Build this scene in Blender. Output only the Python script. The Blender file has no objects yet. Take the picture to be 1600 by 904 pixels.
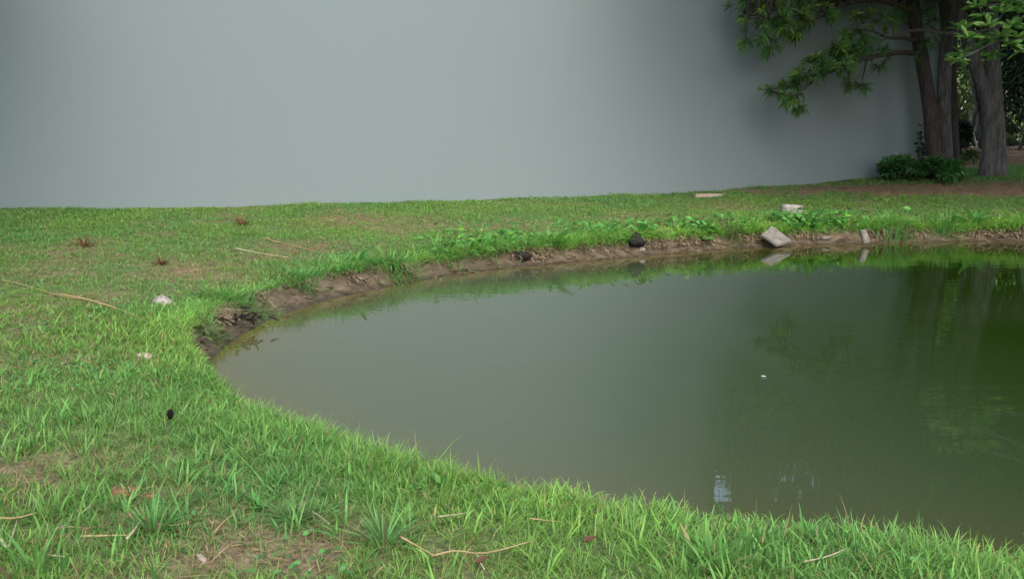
import bpy, bmesh, math, random
import numpy as np
from mathutils import Vector, Matrix, Euler

random.seed(7)
rng = np.random.default_rng(11)
SC = bpy.context.scene
COL = SC.collection
R = math.radians

# ---------------------------------------------------------------- camera
CAM = np.array([0.0, 0.0, 1.7])
PITCH = R(9.0)
FPX = 1400.0                                   # focal length in photograph pixels (1600 wide)
cd = bpy.data.cameras.new("camera")
cam = bpy.data.objects.new("camera", cd); COL.objects.link(cam)
cam.location = CAM; cam.rotation_euler = (R(90) - PITCH, 0, 0)
cd.sensor_width = 36; cd.lens = 36 * FPX / 1600
cd.clip_start = 0.05; cd.clip_end = 2000
SC.camera = cam

# ---------------------------------------------------------------- daylight
SUN_EL, SUN_AZ = R(49), R(166)                 # azimuth clockwise from +Y: high behind the camera, a little to the right
w = bpy.data.worlds.new("World"); SC.world = w; w.use_nodes = True
nt = w.node_tree; nt.nodes.clear()
sky = nt.nodes.new("ShaderNodeTexSky"); sky.sky_type = 'NISHITA'; sky.sun_disc = False
sky.sun_elevation = SUN_EL; sky.sun_rotation = SUN_AZ
sky.air_density = 1.0; sky.dust_density = 3.0; sky.ozone_density = 0.6
hs = nt.nodes.new("ShaderNodeHueSaturation"); hs.inputs['Saturation'].default_value = 0.85
bg = nt.nodes.new("ShaderNodeBackground"); bg.inputs['Strength'].default_value = 0.15
wo = nt.nodes.new("ShaderNodeOutputWorld")
nt.links.new(sky.outputs[0], hs.inputs['Color']); nt.links.new(hs.outputs[0], bg.inputs[0]); nt.links.new(bg.outputs[0], wo.inputs[0])
sl = bpy.data.lights.new("sun", 'SUN'); sl.energy = 0.5; sl.angle = R(35); sl.color = (1.0, 0.985, 0.96)
so = bpy.data.objects.new("sun", sl); COL.objects.link(so)
sd = Vector((math.sin(SUN_AZ) * math.cos(SUN_EL), math.cos(SUN_AZ) * math.cos(SUN_EL), math.sin(SUN_EL)))
so.rotation_euler = sd.to_track_quat('Z', 'Y').to_euler()
SC.view_settings.view_transform = 'Standard'; SC.view_settings.look = 'None'
SC.view_settings.exposure = 1.38; SC.view_settings.gamma = 1.0
try:
    SC.cycles.max_bounces = 6; SC.cycles.transparent_max_bounces = 6
    SC.cycles.use_denoising = True
except Exception:
    pass

# ---------------------------------------------------------------- helpers: pixels, noise
FWD = np.array([0, math.cos(PITCH), -math.sin(PITCH)]); UP = np.array([0, math.sin(PITCH), math.cos(PITCH)])
def ray(px, py):
    return FWD + np.array([1.0, 0, 0]) * (px - 800) / FPX + UP * (452 - py) / FPX
def at_z(px, py, z):
    d = ray(px, py); return CAM + d * ((z - CAM[2]) / d[2])
def at_y(px, py, y):
    d = ray(px, py); return CAM + d * (y / d[1])
def proj(p):
    q = np.asarray(p, float) - CAM
    dep = q @ FWD
    return 800 + FPX * q[..., 0] / dep, 452 - FPX * (q @ UP) / dep

def _h(ix, iy, seed):
    h = (ix.astype(np.int64) * 374761393 + iy.astype(np.int64) * 668265263 + seed * 1442695041) & 0xFFFFFFFF
    h = ((h ^ (h >> 13)) * 1274126177) & 0xFFFFFFFF
    return ((h ^ (h >> 16)) & 0xFFFF) / 65535.0
def vn(x, y, seed=0):
    x = np.asarray(x, float); y = np.asarray(y, float)
    ix = np.floor(x); iy = np.floor(y); fx = x - ix; fy = y - iy
    fx = fx * fx * (3 - 2 * fx); fy = fy * fy * (3 - 2 * fy)
    a = _h(ix, iy, seed); b = _h(ix + 1, iy, seed); c = _h(ix, iy + 1, seed); d = _h(ix + 1, iy + 1, seed)
    return (a * (1 - fx) + b * fx) * (1 - fy) + (c * (1 - fx) + d * fx) * fy
def fbm(x, y, seed=0):
    return 0.55 * vn(x, y, seed) + 0.3 * vn(x * 2.1, y * 2.1, seed + 1) + 0.15 * vn(x * 4.3, y * 4.3, seed + 2)
def sstep(a, b, x):
    t = np.clip((x - a) / (b - a), 0, 1); return t * t * (3 - 2 * t)

def tag(o, label=None, cat=None, group=None, kind=None):
    if label: o['label'] = label
    if cat: o['category'] = cat
    if group: o['group'] = group
    if kind: o['kind'] = kind
    return o
def empty(name, loc, label, cat, group=None, rz=0):
    o = bpy.data.objects.new(name, None); COL.objects.link(o)
    o.location = loc; o.rotation_euler = (0, 0, rz); o.empty_display_size = 0.1
    return tag(o, label, cat, group)
def link(name, me, parent=None, loc=None, rot=None, scale=None):
    o = bpy.data.objects.new(name, me); COL.objects.link(o)
    if parent: o.parent = parent
    if loc is not None: o.location = loc
    if rot is not None: o.rotation_euler = rot
    if scale is not None: o.scale = scale
    return o

class Geo:
    """collects triangles with a colour per corner-vertex; build() links them as one mesh"""
    def __init__(s): s.v = []; s.f = []; s.c = []; s.n = 0
    def add(s, v, f, c=None):
        v = np.asarray(v, float).reshape(-1, 3); f = np.asarray(f, int).reshape(-1, 3)
        s.v.append(v); s.f.append(f + s.n); s.n += len(v)
        if c is None: c = np.ones(3)
        c = np.asarray(c, float)
        if c.ndim == 1: c = np.tile(c, (len(v), 1))
        s.c.append(c)
    def mesh(s, name, mat, smooth=True, origin=None):
        v = np.concatenate(s.v); f = np.concatenate(s.f); c = np.concatenate(s.c)
        if origin is not None: v = v - np.asarray(origin)
        me = bpy.data.meshes.new(name)
        me.vertices.add(len(v)); me.vertices.foreach_set('co', v.astype(np.float32).ravel())
        me.loops.add(len(f) * 3); me.loops.foreach_set('vertex_index', f.astype(np.int32).ravel())
        me.polygons.add(len(f)); me.polygons.foreach_set('loop_start', np.arange(0, len(f) * 3, 3, dtype=np.int32))
        me.polygons.foreach_set('use_smooth', np.full(len(f), smooth))
        a = me.color_attributes.new('col', 'FLOAT_COLOR', 'POINT')
        a.data.foreach_set('color', np.concatenate([c, np.ones((len(c), 1))], 1).astype(np.float32).ravel())
        me.update(calc_edges=True); me.materials.append(mat)
        return me
    def build(s, name, mat, parent=None, smooth=True, origin=None, **kw):
        o = link(name, s.mesh(name, mat, smooth, origin), parent)
        if origin is not None and parent is None: o.location = origin
        return tag(o, **kw)

# ---------------------------------------------------------------- materials
def newmat(name):
    m = bpy.data.materials.new(name); m.use_nodes = True
    n = m.node_tree; n.nodes.clear()
    return m, n, n.nodes.new("ShaderNodeOutputMaterial")
def N(n, t, **k):
    x = n.nodes.new("ShaderNode" + t)
    for a, b in k.items(): setattr(x, a, b)
    return x
def leafmat(name, rough=0.5, spec=0.3, trans=0.35, tint=(1, 1, 1)):
    m, n, out = newmat(name)
    at = N(n, "Attribute", attribute_name='col')
    no = N(n, "TexNoise"); no.inputs['Scale'].default_value = 9; no.inputs['Detail'].default_value = 4
    mr = N(n, "MapRange"); mr.inputs['To Min'].default_value = 0.75; mr.inputs['To Max'].default_value = 1.25
    geo = N(n, "NewGeometry")
    mx = N(n, "VectorMath", operation='MULTIPLY'); m2 = N(n, "VectorMath", operation='MULTIPLY'); m2.inputs[1].default_value = tint
    p = N(n, "BsdfPrincipled"); p.inputs['Roughness'].default_value = rough; p.inputs['Specular IOR Level'].default_value = spec
    tr = N(n, "BsdfTranslucent"); mix = N(n, "MixShader"); mix.inputs[0].default_value = trans
    L = n.links.new
    L(geo.outputs['Position'], no.inputs['Vector']); L(no.outputs[0], mr.inputs[0])
    L(at.outputs['Color'], m2.inputs[0]); L(m2.outputs[0], mx.inputs[0]); L(mr.outputs[0], mx.inputs[1])
    L(mx.outputs[0], p.inputs['Base Color']); L(mx.outputs[0], tr.inputs[0])
    L(p.outputs[0], mix.inputs[1]); L(tr.outputs[0], mix.inputs[2]); L(mix.outputs[0], out.inputs[0])
    return m
def roughmat(name, c1, c2, scale=12, rough=0.9, bump=0.4, stretch=(1, 1, 1), detail=8, spec=0.2, c3=None):
    m, n, out = newmat(name); L = n.links.new
    tc = N(n, "TexCoord"); mp = N(n, "Mapping"); mp.inputs['Scale'].default_value = stretch
    no = N(n, "TexNoise"); no.inputs['Scale'].default_value = scale; no.inputs['Detail'].default_value = detail; no.inputs['Roughness'].default_value = 0.65
    cr = N(n, "ValToRGB"); cr.color_ramp.elements[0].color = (*c1, 1); cr.color_ramp.elements[1].color = (*c2, 1)
    cr.color_ramp.elements[0].position = 0.33; cr.color_ramp.elements[1].position = 0.68
    if c3:
        e = cr.color_ramp.elements.new(0.85); e.color = (*c3, 1)
    p = N(n, "BsdfPrincipled"); p.inputs['Roughness'].default_value = rough; p.inputs['Specular IOR Level'].default_value = spec
    b = N(n, "Bump"); b.inputs['Strength'].default_value = bump; b.inputs['Distance'].default_value = 0.03
    L(tc.outputs['Object'], mp.inputs[0]); L(mp.outputs[0], no.inputs['Vector']); L(no.outputs[0], cr.inputs[0])
    L(cr.outputs[0], p.inputs['Base Color']); L(no.outputs[0], b.inputs['Height']); L(b.outputs[0], p.inputs['Normal'])
    L(p.outputs[0], out.inputs[0])
    return m

M_GRASS = leafmat('grass_blades', 0.5, 0.25, 0.42)
M_STRAW = leafmat('dry_straw', 0.7, 0.2, 0.15)
M_LEAF = leafmat('broad_leaf', 0.45, 0.3, 0.35)
M_NEEDLE = leafmat('pine_needles', 0.5, 0.25, 0.3)
M_SHRUB = leafmat('shrub_leaves', 0.45, 0.3, 0.25)
M_BARK = roughmat('bark_grey', (0.042, 0.040, 0.039), (0.145, 0.138, 0.134), 10, 0.95, 1.0, (1.6, 1.6, 0.28))
M_BARKR = roughmat('bark_brown', (0.026, 0.021, 0.019), (0.082, 0.065, 0.057), 10, 0.95, 1.0, (1.6, 1.6, 0.3))
M_STONE = roughmat('pale_stone', (0.21, 0.185, 0.165), (0.42, 0.38, 0.35), 14, 0.85, 0.5)
M_PINK = roughmat('tan_stone', (0.30, 0.23, 0.17), (0.48, 0.38, 0.30), 14, 0.9, 0.5)
M_CONC = roughmat('old_concrete', (0.12, 0.11, 0.09), (0.26, 0.24, 0.205), 9, 0.9, 0.4)
M_BLACK = roughmat('black_rock', (0.012, 0.011, 0.01), (0.028, 0.026, 0.025), 10, 0.85, 0.8, spec=0.15)
M_CLAY = roughmat('red_clay', (0.17, 0.085, 0.045), (0.28, 0.15, 0.085), 16, 0.9, 0.4)
M_WOOD = roughmat('grey_driftwood', (0.05, 0.04, 0.03), (0.20, 0.16, 0.12), 18, 0.9, 0.8, (4, 4, 1))
M_CONE = roughmat('pine_cone', (0.006, 0.005, 0.004), (0.03, 0.02, 0.015), 30, 0.8, 0.6)

# ground: mud on the bank, thatch and soil under the lawn, pine straw under the trees
def ground_mat():
    m, n, out = newmat('ground_soil'); L = n.links.new
    at = N(n, "Attribute", attribute_name='col'); sp = N(n, "SeparateColor"); L(at.outputs['Color'], sp.inputs[0])
    geo = N(n, "NewGeometry")
    def noise(s, d=6):
        x = N(n, "TexNoise"); x.inputs['Scale'].default_value = s; x.inputs['Detail'].default_value = d; x.inputs['Roughness'].default_value = 0.65
        L(geo.outputs['Position'], x.inputs['Vector']); return x
    def ramp(src, a, b, p0=0.35, p1=0.65):
        c = N(n, "ValToRGB"); c.color_ramp.elements[0].color = (*a, 1); c.color_ramp.elements[1].color = (*b, 1)
        c.color_ramp.elements[0].position = p0; c.color_ramp.elements[1].position = p1; L(src, c.inputs[0]); return c.outputs[0]
    def mix(f, a, b):
        x = N(n, "Mix", data_type='RGBA'); L(f, x.inputs[0]); L(a, x.inputs[6]); L(b, x.inputs[7]); return x.outputs[2]
    n1 = noise(34); n2 = noise(7); n3 = noise(90, 3); n4 = noise(1.6, 5)
    thatch = ramp(n1.outputs[0], (0.055, 0.080, 0.024), (0.18, 0.17, 0.075))
    green = ramp(n1.outputs[0], (0.045, 0.10, 0.022), (0.12, 0.23, 0.055))
    lawn = mix(n4.outputs[0], thatch, green)
    dry = ramp(n1.outputs[0], (0.10, 0.065, 0.04), (0.30, 0.22, 0.13))
    mud = ramp(n2.outputs[0], (0.050, 0.038, 0.023), (0.175, 0.135, 0.085), 0.3, 0.7)
    strw = ramp(n3.outputs[0], (0.11, 0.065, 0.04), (0.36, 0.24, 0.15), 0.3, 0.7)
    c = mix(sp.outputs[2], lawn, dry); c = mix(sp.outputs[1], c, strw); c = mix(sp.outputs[0], c, mud)
    # wet rim just above the water line
    sx = N(n, "SeparateXYZ"); L(geo.outputs['Position'], sx.inputs[0])
    wet = N(n, "MapRange"); wet.inputs['From Min'].default_value = 0.0; wet.inputs['From Max'].default_value = 0.05
    wet.inputs['To Min'].default_value = 0.55; wet.inputs['To Max'].default_value = 1.0; L(sx.outputs[2], wet.inputs[0])
    vm = N(n, "VectorMath", operation='MULTIPLY'); L(c, vm.inputs[0]); L(wet.outputs[0], vm.inputs[1])
    rr = N(n, "MapRange"); rr.inputs['From Min'].default_value = 0.0; rr.inputs['From Max'].default_value = 0.06
    rr.inputs['To Min'].default_value = 0.35; rr.inputs['To Max'].default_value = 0.95; L(sx.outputs[2], rr.inputs[0])
    p = N(n, "BsdfPrincipled"); p.inputs['Specular IOR Level'].default_value = 0.25
    L(rr.outputs[0], p.inputs['Roughness'])
    b = N(n, "Bump"); b.inputs['Strength'].default_value = 0.8; b.inputs['Distance'].default_value = 0.03
    ad = N(n, "Math", operation='ADD'); L(n1.outputs[0], ad.inputs[0]); L(n2.outputs[0], ad.inputs[1]); L(ad.outputs[0], b.inputs['Height'])
    L(vm.outputs[0], p.inputs['Base Color']); L(b.outputs[0], p.inputs['Normal']); L(p.outputs[0], out.inputs[0])
    return m
def water_mat():
    m, n, out = newmat('pond_water'); L = n.links.new
    at = N(n, "Attribute", attribute_name='col'); geo = N(n, "NewGeometry")
    p = N(n, "BsdfPrincipled"); p.inputs['Roughness'].default_value = 0.015; p.inputs['IOR'].default_value = 1.52
    p.inputs['Specular IOR Level'].default_value = 0.5
    L(at.outputs['Color'], p.inputs['Base Color'])
    mp = N(n, "Mapping"); mp.inputs['Scale'].default_value = (0.55, 1.9, 1)
    a = N(n, "TexNoise"); a.inputs['Scale'].default_value = 3.2; a.inputs['Detail'].default_value = 3
    gate = N(n, "TexNoise"); gate.inputs['Scale'].default_value = 0.35; gate.inputs['Detail'].default_value = 2
    gr = N(n, "MapRange"); gr.inputs['From Min'].default_value = 0.42; gr.inputs['From Max'].default_value = 0.62
    gr.inputs['To Min'].default_value = 0.05; gr.inputs['To Max'].default_value = 1.0
    mu = N(n, "Math", operation='MULTIPLY')
    b = N(n, "Bump"); b.inputs['Strength'].default_value = 0.25; b.inputs['Distance'].default_value = 0.012
    L(geo.outputs['Position'], mp.inputs[0]); L(mp.outputs[0], a.inputs['Vector']); L(geo.outputs['Position'], gate.inputs['Vector'])
    L(gate.outputs[0], gr.inputs[0]); L(a.outputs[0], mu.inputs[0]); L(gr.outputs[0], mu.inputs[1])
    L(mu.outputs[0], b.inputs['Height']); L(b.outputs[0], p.inputs['Normal']); L(p.outputs[0], out.inputs[0])
    return m
def wall_mat():
    m, n, out = newmat('grey_render'); L = n.links.new
    tc = N(n, "TexCoord"); mp = N(n, "Mapping"); mp.inputs['Scale'].default_value = (1, 1, 0.12)
    a = N(n, "TexNoise"); a.inputs['Scale'].default_value = 5.5; a.inputs['Detail'].default_value = 5
    c = N(n, "ValToRGB"); c.color_ramp.elements[0].color = (0.187, 0.228, 0.232, 1); c.color_ramp.elements[1].color = (0.193, 0.235, 0.238, 1)
    p = N(n, "BsdfPrincipled"); p.inputs['Roughness'].default_value = 0.8; p.inputs['Specular IOR Level'].default_value = 0.2
    f = N(n, "TexNoise"); f.inputs['Scale'].default_value = 60; f.inputs['Detail'].default_value = 3
    b = N(n, "Bump"); b.inputs['Strength'].default_value = 0.08; b.inputs['Distance'].default_value = 0.01
    L(tc.outputs['Object'], mp.inputs[0]); L(mp.outputs[0], a.inputs['Vector']); L(a.outputs[0], c.inputs[0]); L(c.outputs[0], p.inputs['Base Color'])
    L(tc.outputs['Object'], f.inputs['Vector']); L(f.outputs[0], b.inputs['Height']); L(b.outputs[0], p.inputs['Normal']); L(p.outputs[0], out.inputs[0])
    return m
M_GROUND, M_WATER, M_WALL = ground_mat(), water_mat(), wall_mat()

# ---------------------------------------------------------------- pond outline (water line), counter-clockwise or not: normals point outward
far_px = [(1600, 377), (1500, 378), (1400, 379), (1330, 381), (1250, 384), (1180, 387), (1100, 392), (1000, 401), (900, 410),
          (800, 418), (700, 431), (620, 445), (560, 458), (500, 471), (440, 490), (400, 508), (360, 535), (326, 558), (312, 578)]
near_px = [(322, 608), (350, 630), (392, 648), (460, 670), (600, 705), (700, 735), (850, 765), (1000, 784), (1120, 806), (1250, 824), (1400, 848), (1600, 880)]
pts = [at_z(x, y, 0.0)[:2] for x, y in far_px]
nl = [at_z(x, y, 0.33)[:2] for x, y in near_px]
off = []
for i, q in enumerate(nl):
    a = nl[max(i - 1, 0)]; b = nl[min(i + 1, len(nl) - 1)]; t = (b - a) / np.linalg.norm(b - a)
    off.append(q + np.array([-t[1], t[0]]) * 0.27)
pts = pts + off + [np.array(q) for q in [(3.2, 2.85), (5.5, 2.7), (8.5, 3.4), (11.5, 5.6), (13.2, 9.0), (12.9, 12.6), (11.4, 15.2)]]
pts = np.array(pts)
seg = np.linalg.norm(np.roll(pts, -1, 0) - pts, axis=1); cum = np.concatenate([[0], np.cumsum(seg)]); PER = cum[-1]
MC = 900
tt = np.linspace(0, PER, MC, endpoint=False); cl = np.vstack([pts, pts[:1]])
C = np.stack([np.interp(tt, cum, cl[:, 0]), np.interp(tt, cum, cl[:, 1])], 1)
ker = np.exp(-0.5 * (np.arange(-30, 31) / 9.0) ** 2); ker /= ker.sum()
C = np.stack([np.convolve(np.concatenate([C[-30:, k], C[:, k], C[:30, k]]), ker, 'valid') for k in (0, 1)], 1)
T = np.roll(C, -6, 0) - np.roll(C, 6, 0); T /= np.linalg.norm(T, axis=1)[:, None]
NRM = np.stack([T[:, 1], -T[:, 0]], 1)
CEN = C.mean(0)
if ((C - CEN) * NRM).sum() < 0: NRM = -NRM
NRM = np.stack([np.convolve(np.concatenate([NRM[-30:, k], NRM[:, k], NRM[:30, k]]), ker, 'valid') for k in (0, 1)], 1)
NRM /= np.linalg.norm(NRM, axis=1)[:, None]
CX, CY = proj(np.concatenate([C, np.zeros((MC, 1))], 1))          # where each outline sample shows
arc = np.arange(MC) * PER / MC
FARSIDE = NRM[:, 1] > -0.3
BW = 0.21 + 0.12 * vn(arc * 1.1, arc * 0, 3) + 0.10 * vn(arc * 4, arc * 0, 4) + 0.07 * (vn(arc * 8, arc * 0, 7) - .5)
BW = np.where((CX > 380) & (CX < 640) & FARSIDE, BW + 0.08, BW)
TIP = ((CX < 352) & (CY > 562)) | ~FARSIDE
BW = np.where(TIP, 0.09 + 0.2 * (BW - 0.21), BW)
BW = np.convolve(np.concatenate([BW[-30:], BW, BW[:30]]), ker, 'valid')
ZL = 0.17 + 0.07 * vn(arc * 0.9, arc * 0, 5) + 0.04 * vn(arc * 5, arc * 0, 6)

def sdist(x, y):
    P = np.stack([np.ravel(x), np.ravel(y)], 1); s = np.empty(len(P)); ix = np.empty(len(P), int)
    Cs = C[::3]
    for i in range(0, len(P), 20000):
        q = P[i:i + 20000]
        d = (q[:, None, 0] - Cs[None, :, 0]) ** 2 + (q[:, None, 1] - Cs[None, :, 1]) ** 2
        j0 = d.argmin(1) * 3
        best = None
        for dj in (-2, -1, 0, 1, 2):
            jj = (j0 + dj) % MC; e = ((q - C[jj]) ** 2).sum(1)
            if best is None: best, bj = e, jj
            else:
                k = e < best; best = np.where(k, e, best); bj = np.where(k, jj, bj)
        s[i:i + 20000] = ((q - C[bj]) * NRM[bj]).sum(1); ix[i:i + 20000] = bj
    return s, ix
def slope(x, y):
    return np.interp(x, [-8, -6, 3, 9, 13, 16], [0.030, 0.033, 0.050, 0.076, 0.088, 0.09]) * np.interp(y, [3, 8], [0.25, 1])
def profile(s, ix, x, y):
    b = BW[ix]; zl = ZL[ix]
    u = np.clip(s / b, 0, 1)
    bank = zl * (0.3 * u + 0.7 * u ** 2.6) + 0.06 * (fbm(x * 9, y * 9, 21) - 0.5) * np.sin(np.pi * u)
    so_ = np.clip(s - b, 0, None)
    top = zl + (0.29 - zl) * sstep(0, 0.7, so_) + slope(x, y) * np.minimum(so_, 16)
    top = top + 0.07 * np.interp(CX[ix], [600, 900], [0, 1]) * FARSIDE[ix] * np.exp(-((so_ - .9) / .6) ** 2)
    top = top + (0.07 * (vn(x * 0.8, y * 0.8, 31) - 0.5) + 0.03 * (vn(x * 3.5, y * 3.5, 32) - 0.5)) * sstep(0, 0.6, so_)
    return np.where(s < 0, np.maximum(0.45 * s, -0.6), np.where(s < b, bank, top))
def height(x, y):
    s, ix = sdist(x, y); return profile(s, ix, np.ravel(x), np.ravel(y))
def ground_at(px, py):
    """the point of the ground seen at a pixel of the photograph"""
    d = ray(px, py); t = np.linspace(2.0, 45, 1600); P = CAM + d * t[:, None]
    hz = height(P[:, 0], P[:, 1]); k = int(np.argmax(P[:, 2] < np.maximum(hz, 0.0)))
    return np.array([P[k, 0], P[k, 1], max(hz[k], 0.0)])

WL = at_y(0, 328, 16.4)[:2]; WR = at_y(1464, 276, 25.0)[:2]       # foot of the wall
WD = (WR - WL) / np.linalg.norm(WR - WL); WN = np.array([WD[1], -WD[0]])   # WN faces the camera
def wall_side(x, y): return (x - WL[0]) * WN[0] + (y - WL[1]) * WN[1]     # > 0 in front of the wall

# dry spots of the lawn (pixel, radius in metres, strength)
DRY = [(290, 425, .7, 1), (470, 385, .7, .9), (545, 342, .9, .9), (420, 400, .5, .7), (60, 745, .30, .9), (345, 862, .28, 1), (490, 862, .22, 1),
       (60, 555, .7, .8), (150, 470, .5, .6), (225, 775, .25, .7), (320, 432, .5, .8), (790, 355, .8, .7), (1140, 325, .8, .7), (640, 350, .9, .6),
       (30, 520, .6, .6), (130, 740, .3, .7), (250, 880, .22, .6), (1000, 340, .9, .6), (110, 870, .25, .5), (700, 870, .2, .5), (90, 430, .6, .6)]
DRYW = [(*ground_at(a, b)[:2], r, k) for a, b, r, k in DRY]
def dryness(x, y):
    d = 0.5 * sstep(0.54, 0.76, fbm(x * 0.55, y * 0.55, 41)) * sstep(0.35, 0.6, vn(x * 2.3, y * 2.3, 44))
    d = d * np.interp(np.hypot(x, y), [5, 8, 20], [0.55, 1.0, 1.0])
    for a, b, r, k in DRYW:
        e = ((x - a) ** 2 + ((y - b) * 0.8) ** 2) / (r * r)
        d = np.maximum(d, k * np.exp(-e) * (0.55 + 0.6 * vn(x * 5, y * 5, 46)))
    return np.clip(d, 0, 1)
def pinestraw(x, y):
    """bare pine-straw beds under the trees: a long one in front of the trunks, one behind them"""
    px_, py_ = proj(np.stack([x, y, np.zeros_like(x) + 0.8], 1)) if len(np.ravel(x)) else (x, y)
    a = (x - 12.5) / 6.8; b = (y - 21.5 + 0.08 * (x - 12)) / 1.35
    bed = 1 - sstep(0.6, 1.25, np.sqrt(a * a + b * b) + 0.5 * (vn(x * 1.3, y * 1.3, 51) - 0.5))
    back = sstep(25.2, 26.4, y) * sstep(9, 10.5, x)
    return np.clip(np.maximum(bed, back), 0, 1)

# ---------------------------------------------------------------- ground sheet and water
sv = np.concatenate([[-0.8, -0.5, -0.3, -0.15, -0.06], np.arange(0, 0.62, 0.035), np.arange(0.66, 3.2, 0.085), np.arange(3.3, 14, 0.22),
                     [15, 17, 20, 25, 32, 45, 70, 120, 220, 450]])
S, J = np.meshgrid(sv, np.arange(MC), indexing='ij')
X = C[J, 0] + NRM[J, 0] * S; Y = C[J, 1] + NRM[J, 1] * S
Z = profile(S.ravel(), J.ravel(), X.ravel(), Y.ravel()); xr, yr = X.ravel(), Y.ravel()
nS = len(sv)
v = np.stack([xr, yr, Z], 1); v = np.vstack([v, [CEN[0], CEN[1], -0.8]])
i0 = (np.arange(nS - 1)[:, None] * MC + np.arange(MC)[None, :]).ravel(); i1 = (np.arange(nS - 1)[:, None] * MC + (np.arange(MC)[None, :] + 1) % MC).ravel()
f = np.vstack([np.stack([i0, i1, i1 + MC], 1), np.stack([i0, i1 + MC, i0 + MC], 1),
               np.stack([np.full(MC, len(v) - 1), (np.arange(MC) + 1) % MC, np.arange(MC)], 1)])
bwj = BW[J.ravel()]
mud = 1 - sstep(-0.03, 0.10, S.ravel() - bwj + 0.10 * (vn(xr * 6, yr * 6, 61) - 0.5))
cg = np.stack([mud, pinestraw(xr, yr), dryness(xr, yr)], 1); cg = np.vstack([cg, [1, 0, 0]])
a_, b_, c_ = v[f[0]]
if np.cross(b_ - a_, c_ - a_)[2] < 0: f = f[:, ::-1]
g = Geo(); g.add(v, f, cg); g.build('ground', M_GROUND, kind='structure', label='gently rising lawn ground with bare muddy bank at the pond')

fr = [1.0, 0.985, 0.96, 0.93, 0.88, 0.8, 0.65, 0.45, 0.2]
wv, wc = [], []
Cw = C + NRM * 0.10
for q in fr:
    ring = CEN + (Cw - CEN) * q
    dist = np.linalg.norm(ring - Cw, axis=1)
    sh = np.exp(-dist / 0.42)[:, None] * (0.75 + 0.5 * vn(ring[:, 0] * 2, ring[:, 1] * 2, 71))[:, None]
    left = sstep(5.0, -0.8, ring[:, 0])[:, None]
    deep = np.array([0.012, 0.031, 0.002]) * (1 - left) + np.array([0.062, 0.088, 0.050]) * left  # darker on the right: tree shade and reflection painted into the water colour
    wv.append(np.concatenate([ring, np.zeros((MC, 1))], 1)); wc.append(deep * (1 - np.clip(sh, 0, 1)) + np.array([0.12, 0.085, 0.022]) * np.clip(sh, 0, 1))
wv = np.vstack(wv + [np.array([[CEN[0], CEN[1], 0]])]); wc = np.vstack(wc + [np.array([[0.02, 0.036, 0.010]])])
nr = len(fr)
i0 = (np.arange(nr - 1)[:, None] * MC + np.arange(MC)[None, :]).ravel(); i1 = (np.arange(nr - 1)[:, None] * MC + (np.arange(MC)[None, :] + 1) % MC).ravel()
f = np.vstack([np.stack([i0, i1, i1 + MC], 1), np.stack([i0, i1 + MC, i0 + MC], 1),
               np.stack([(nr - 1) * MC + np.arange(MC), (nr - 1) * MC + (np.arange(MC) + 1) % MC, np.full(MC, len(wv) - 1)], 1)])
a_, b_, c_ = wv[f[0]]
if np.cross(b_ - a_, c_ - a_)[2] < 0: f = f[:, ::-1]
g = Geo(); g.add(wv, f, wc); g.build('water', M_WATER, kind='structure', label='still murky green pond water')

# ---------------------------------------------------------------- the grey wall
def box_mesh(name, sx, sy, sz, mat, bev=0.0):
    bm = bmesh.new(); bmesh.ops.create_cube(bm, size=1); bmesh.ops.scale(bm, vec=(sx, sy, sz), verts=bm.verts)
    if bev: bmesh.ops.bevel(bm, geom=bm.edges[:], offset=bev, segments=2, affect='EDGES')
    me = bpy.data.meshes.new(name); bm.to_mesh(me); bm.free(); me.materials.append(mat); return me
WALL_TOP = 6.7
wl = WL - WD * 9.0; Lw = np.linalg.norm(WR - wl); ang = math.atan2(WD[1], WD[0])
mid = (wl + WR) / 2 - WN * 0.2
wall = empty('wall', (mid[0], mid[1], 0), 'tall plain grey rendered wall standing along the back of the lawn', 'wall', rz=ang)
STEP = Lw / 2 - 6.95                                              # unseen step added: lower right end lets sky glint in the water
bm = bmesh.new(); prof = [(-Lw / 2, -.4), (Lw / 2, -.4), (Lw / 2, WALL_TOP), (STEP, WALL_TOP), (STEP, 7.9), (-Lw / 2, 7.9)]
fa = [bm.verts.new((a, -.2, b)) for a, b in prof]; fb = [bm.verts.new((a, .2, b)) for a, b in prof]
bm.faces.new(fa); bm.faces.new(fb[::-1])
for k in range(6): bm.faces.new([fa[(k + 1) % 6], fa[k], fb[k], fb[(k + 1) % 6]])
bmesh.ops.recalc_face_normals(bm, faces=bm.faces[:]); me = bpy.data.meshes.new('wall_face'); bm.to_mesh(me); bm.free(); me.materials.append(M_WALL)
link('wall_face', me, wall)
link('coping', box_mesh('coping', Lw / 2 - STEP + 0.06, 0.52, 0.08, M_WALL, 0.01), wall, ((STEP + Lw / 2) / 2 + .035, 0, WALL_TOP + 0.042))
link('coping', box_mesh('coping', Lw / 2 + STEP + 0.1, 0.52, 0.08, M_WALL, 0.01), wall, ((STEP - Lw / 2) / 2, 0, 7.942))
print('step px', proj(np.array([mid[0] + WD[0] * STEP, mid[1] + WD[1] * STEP, 3.0])))

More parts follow.
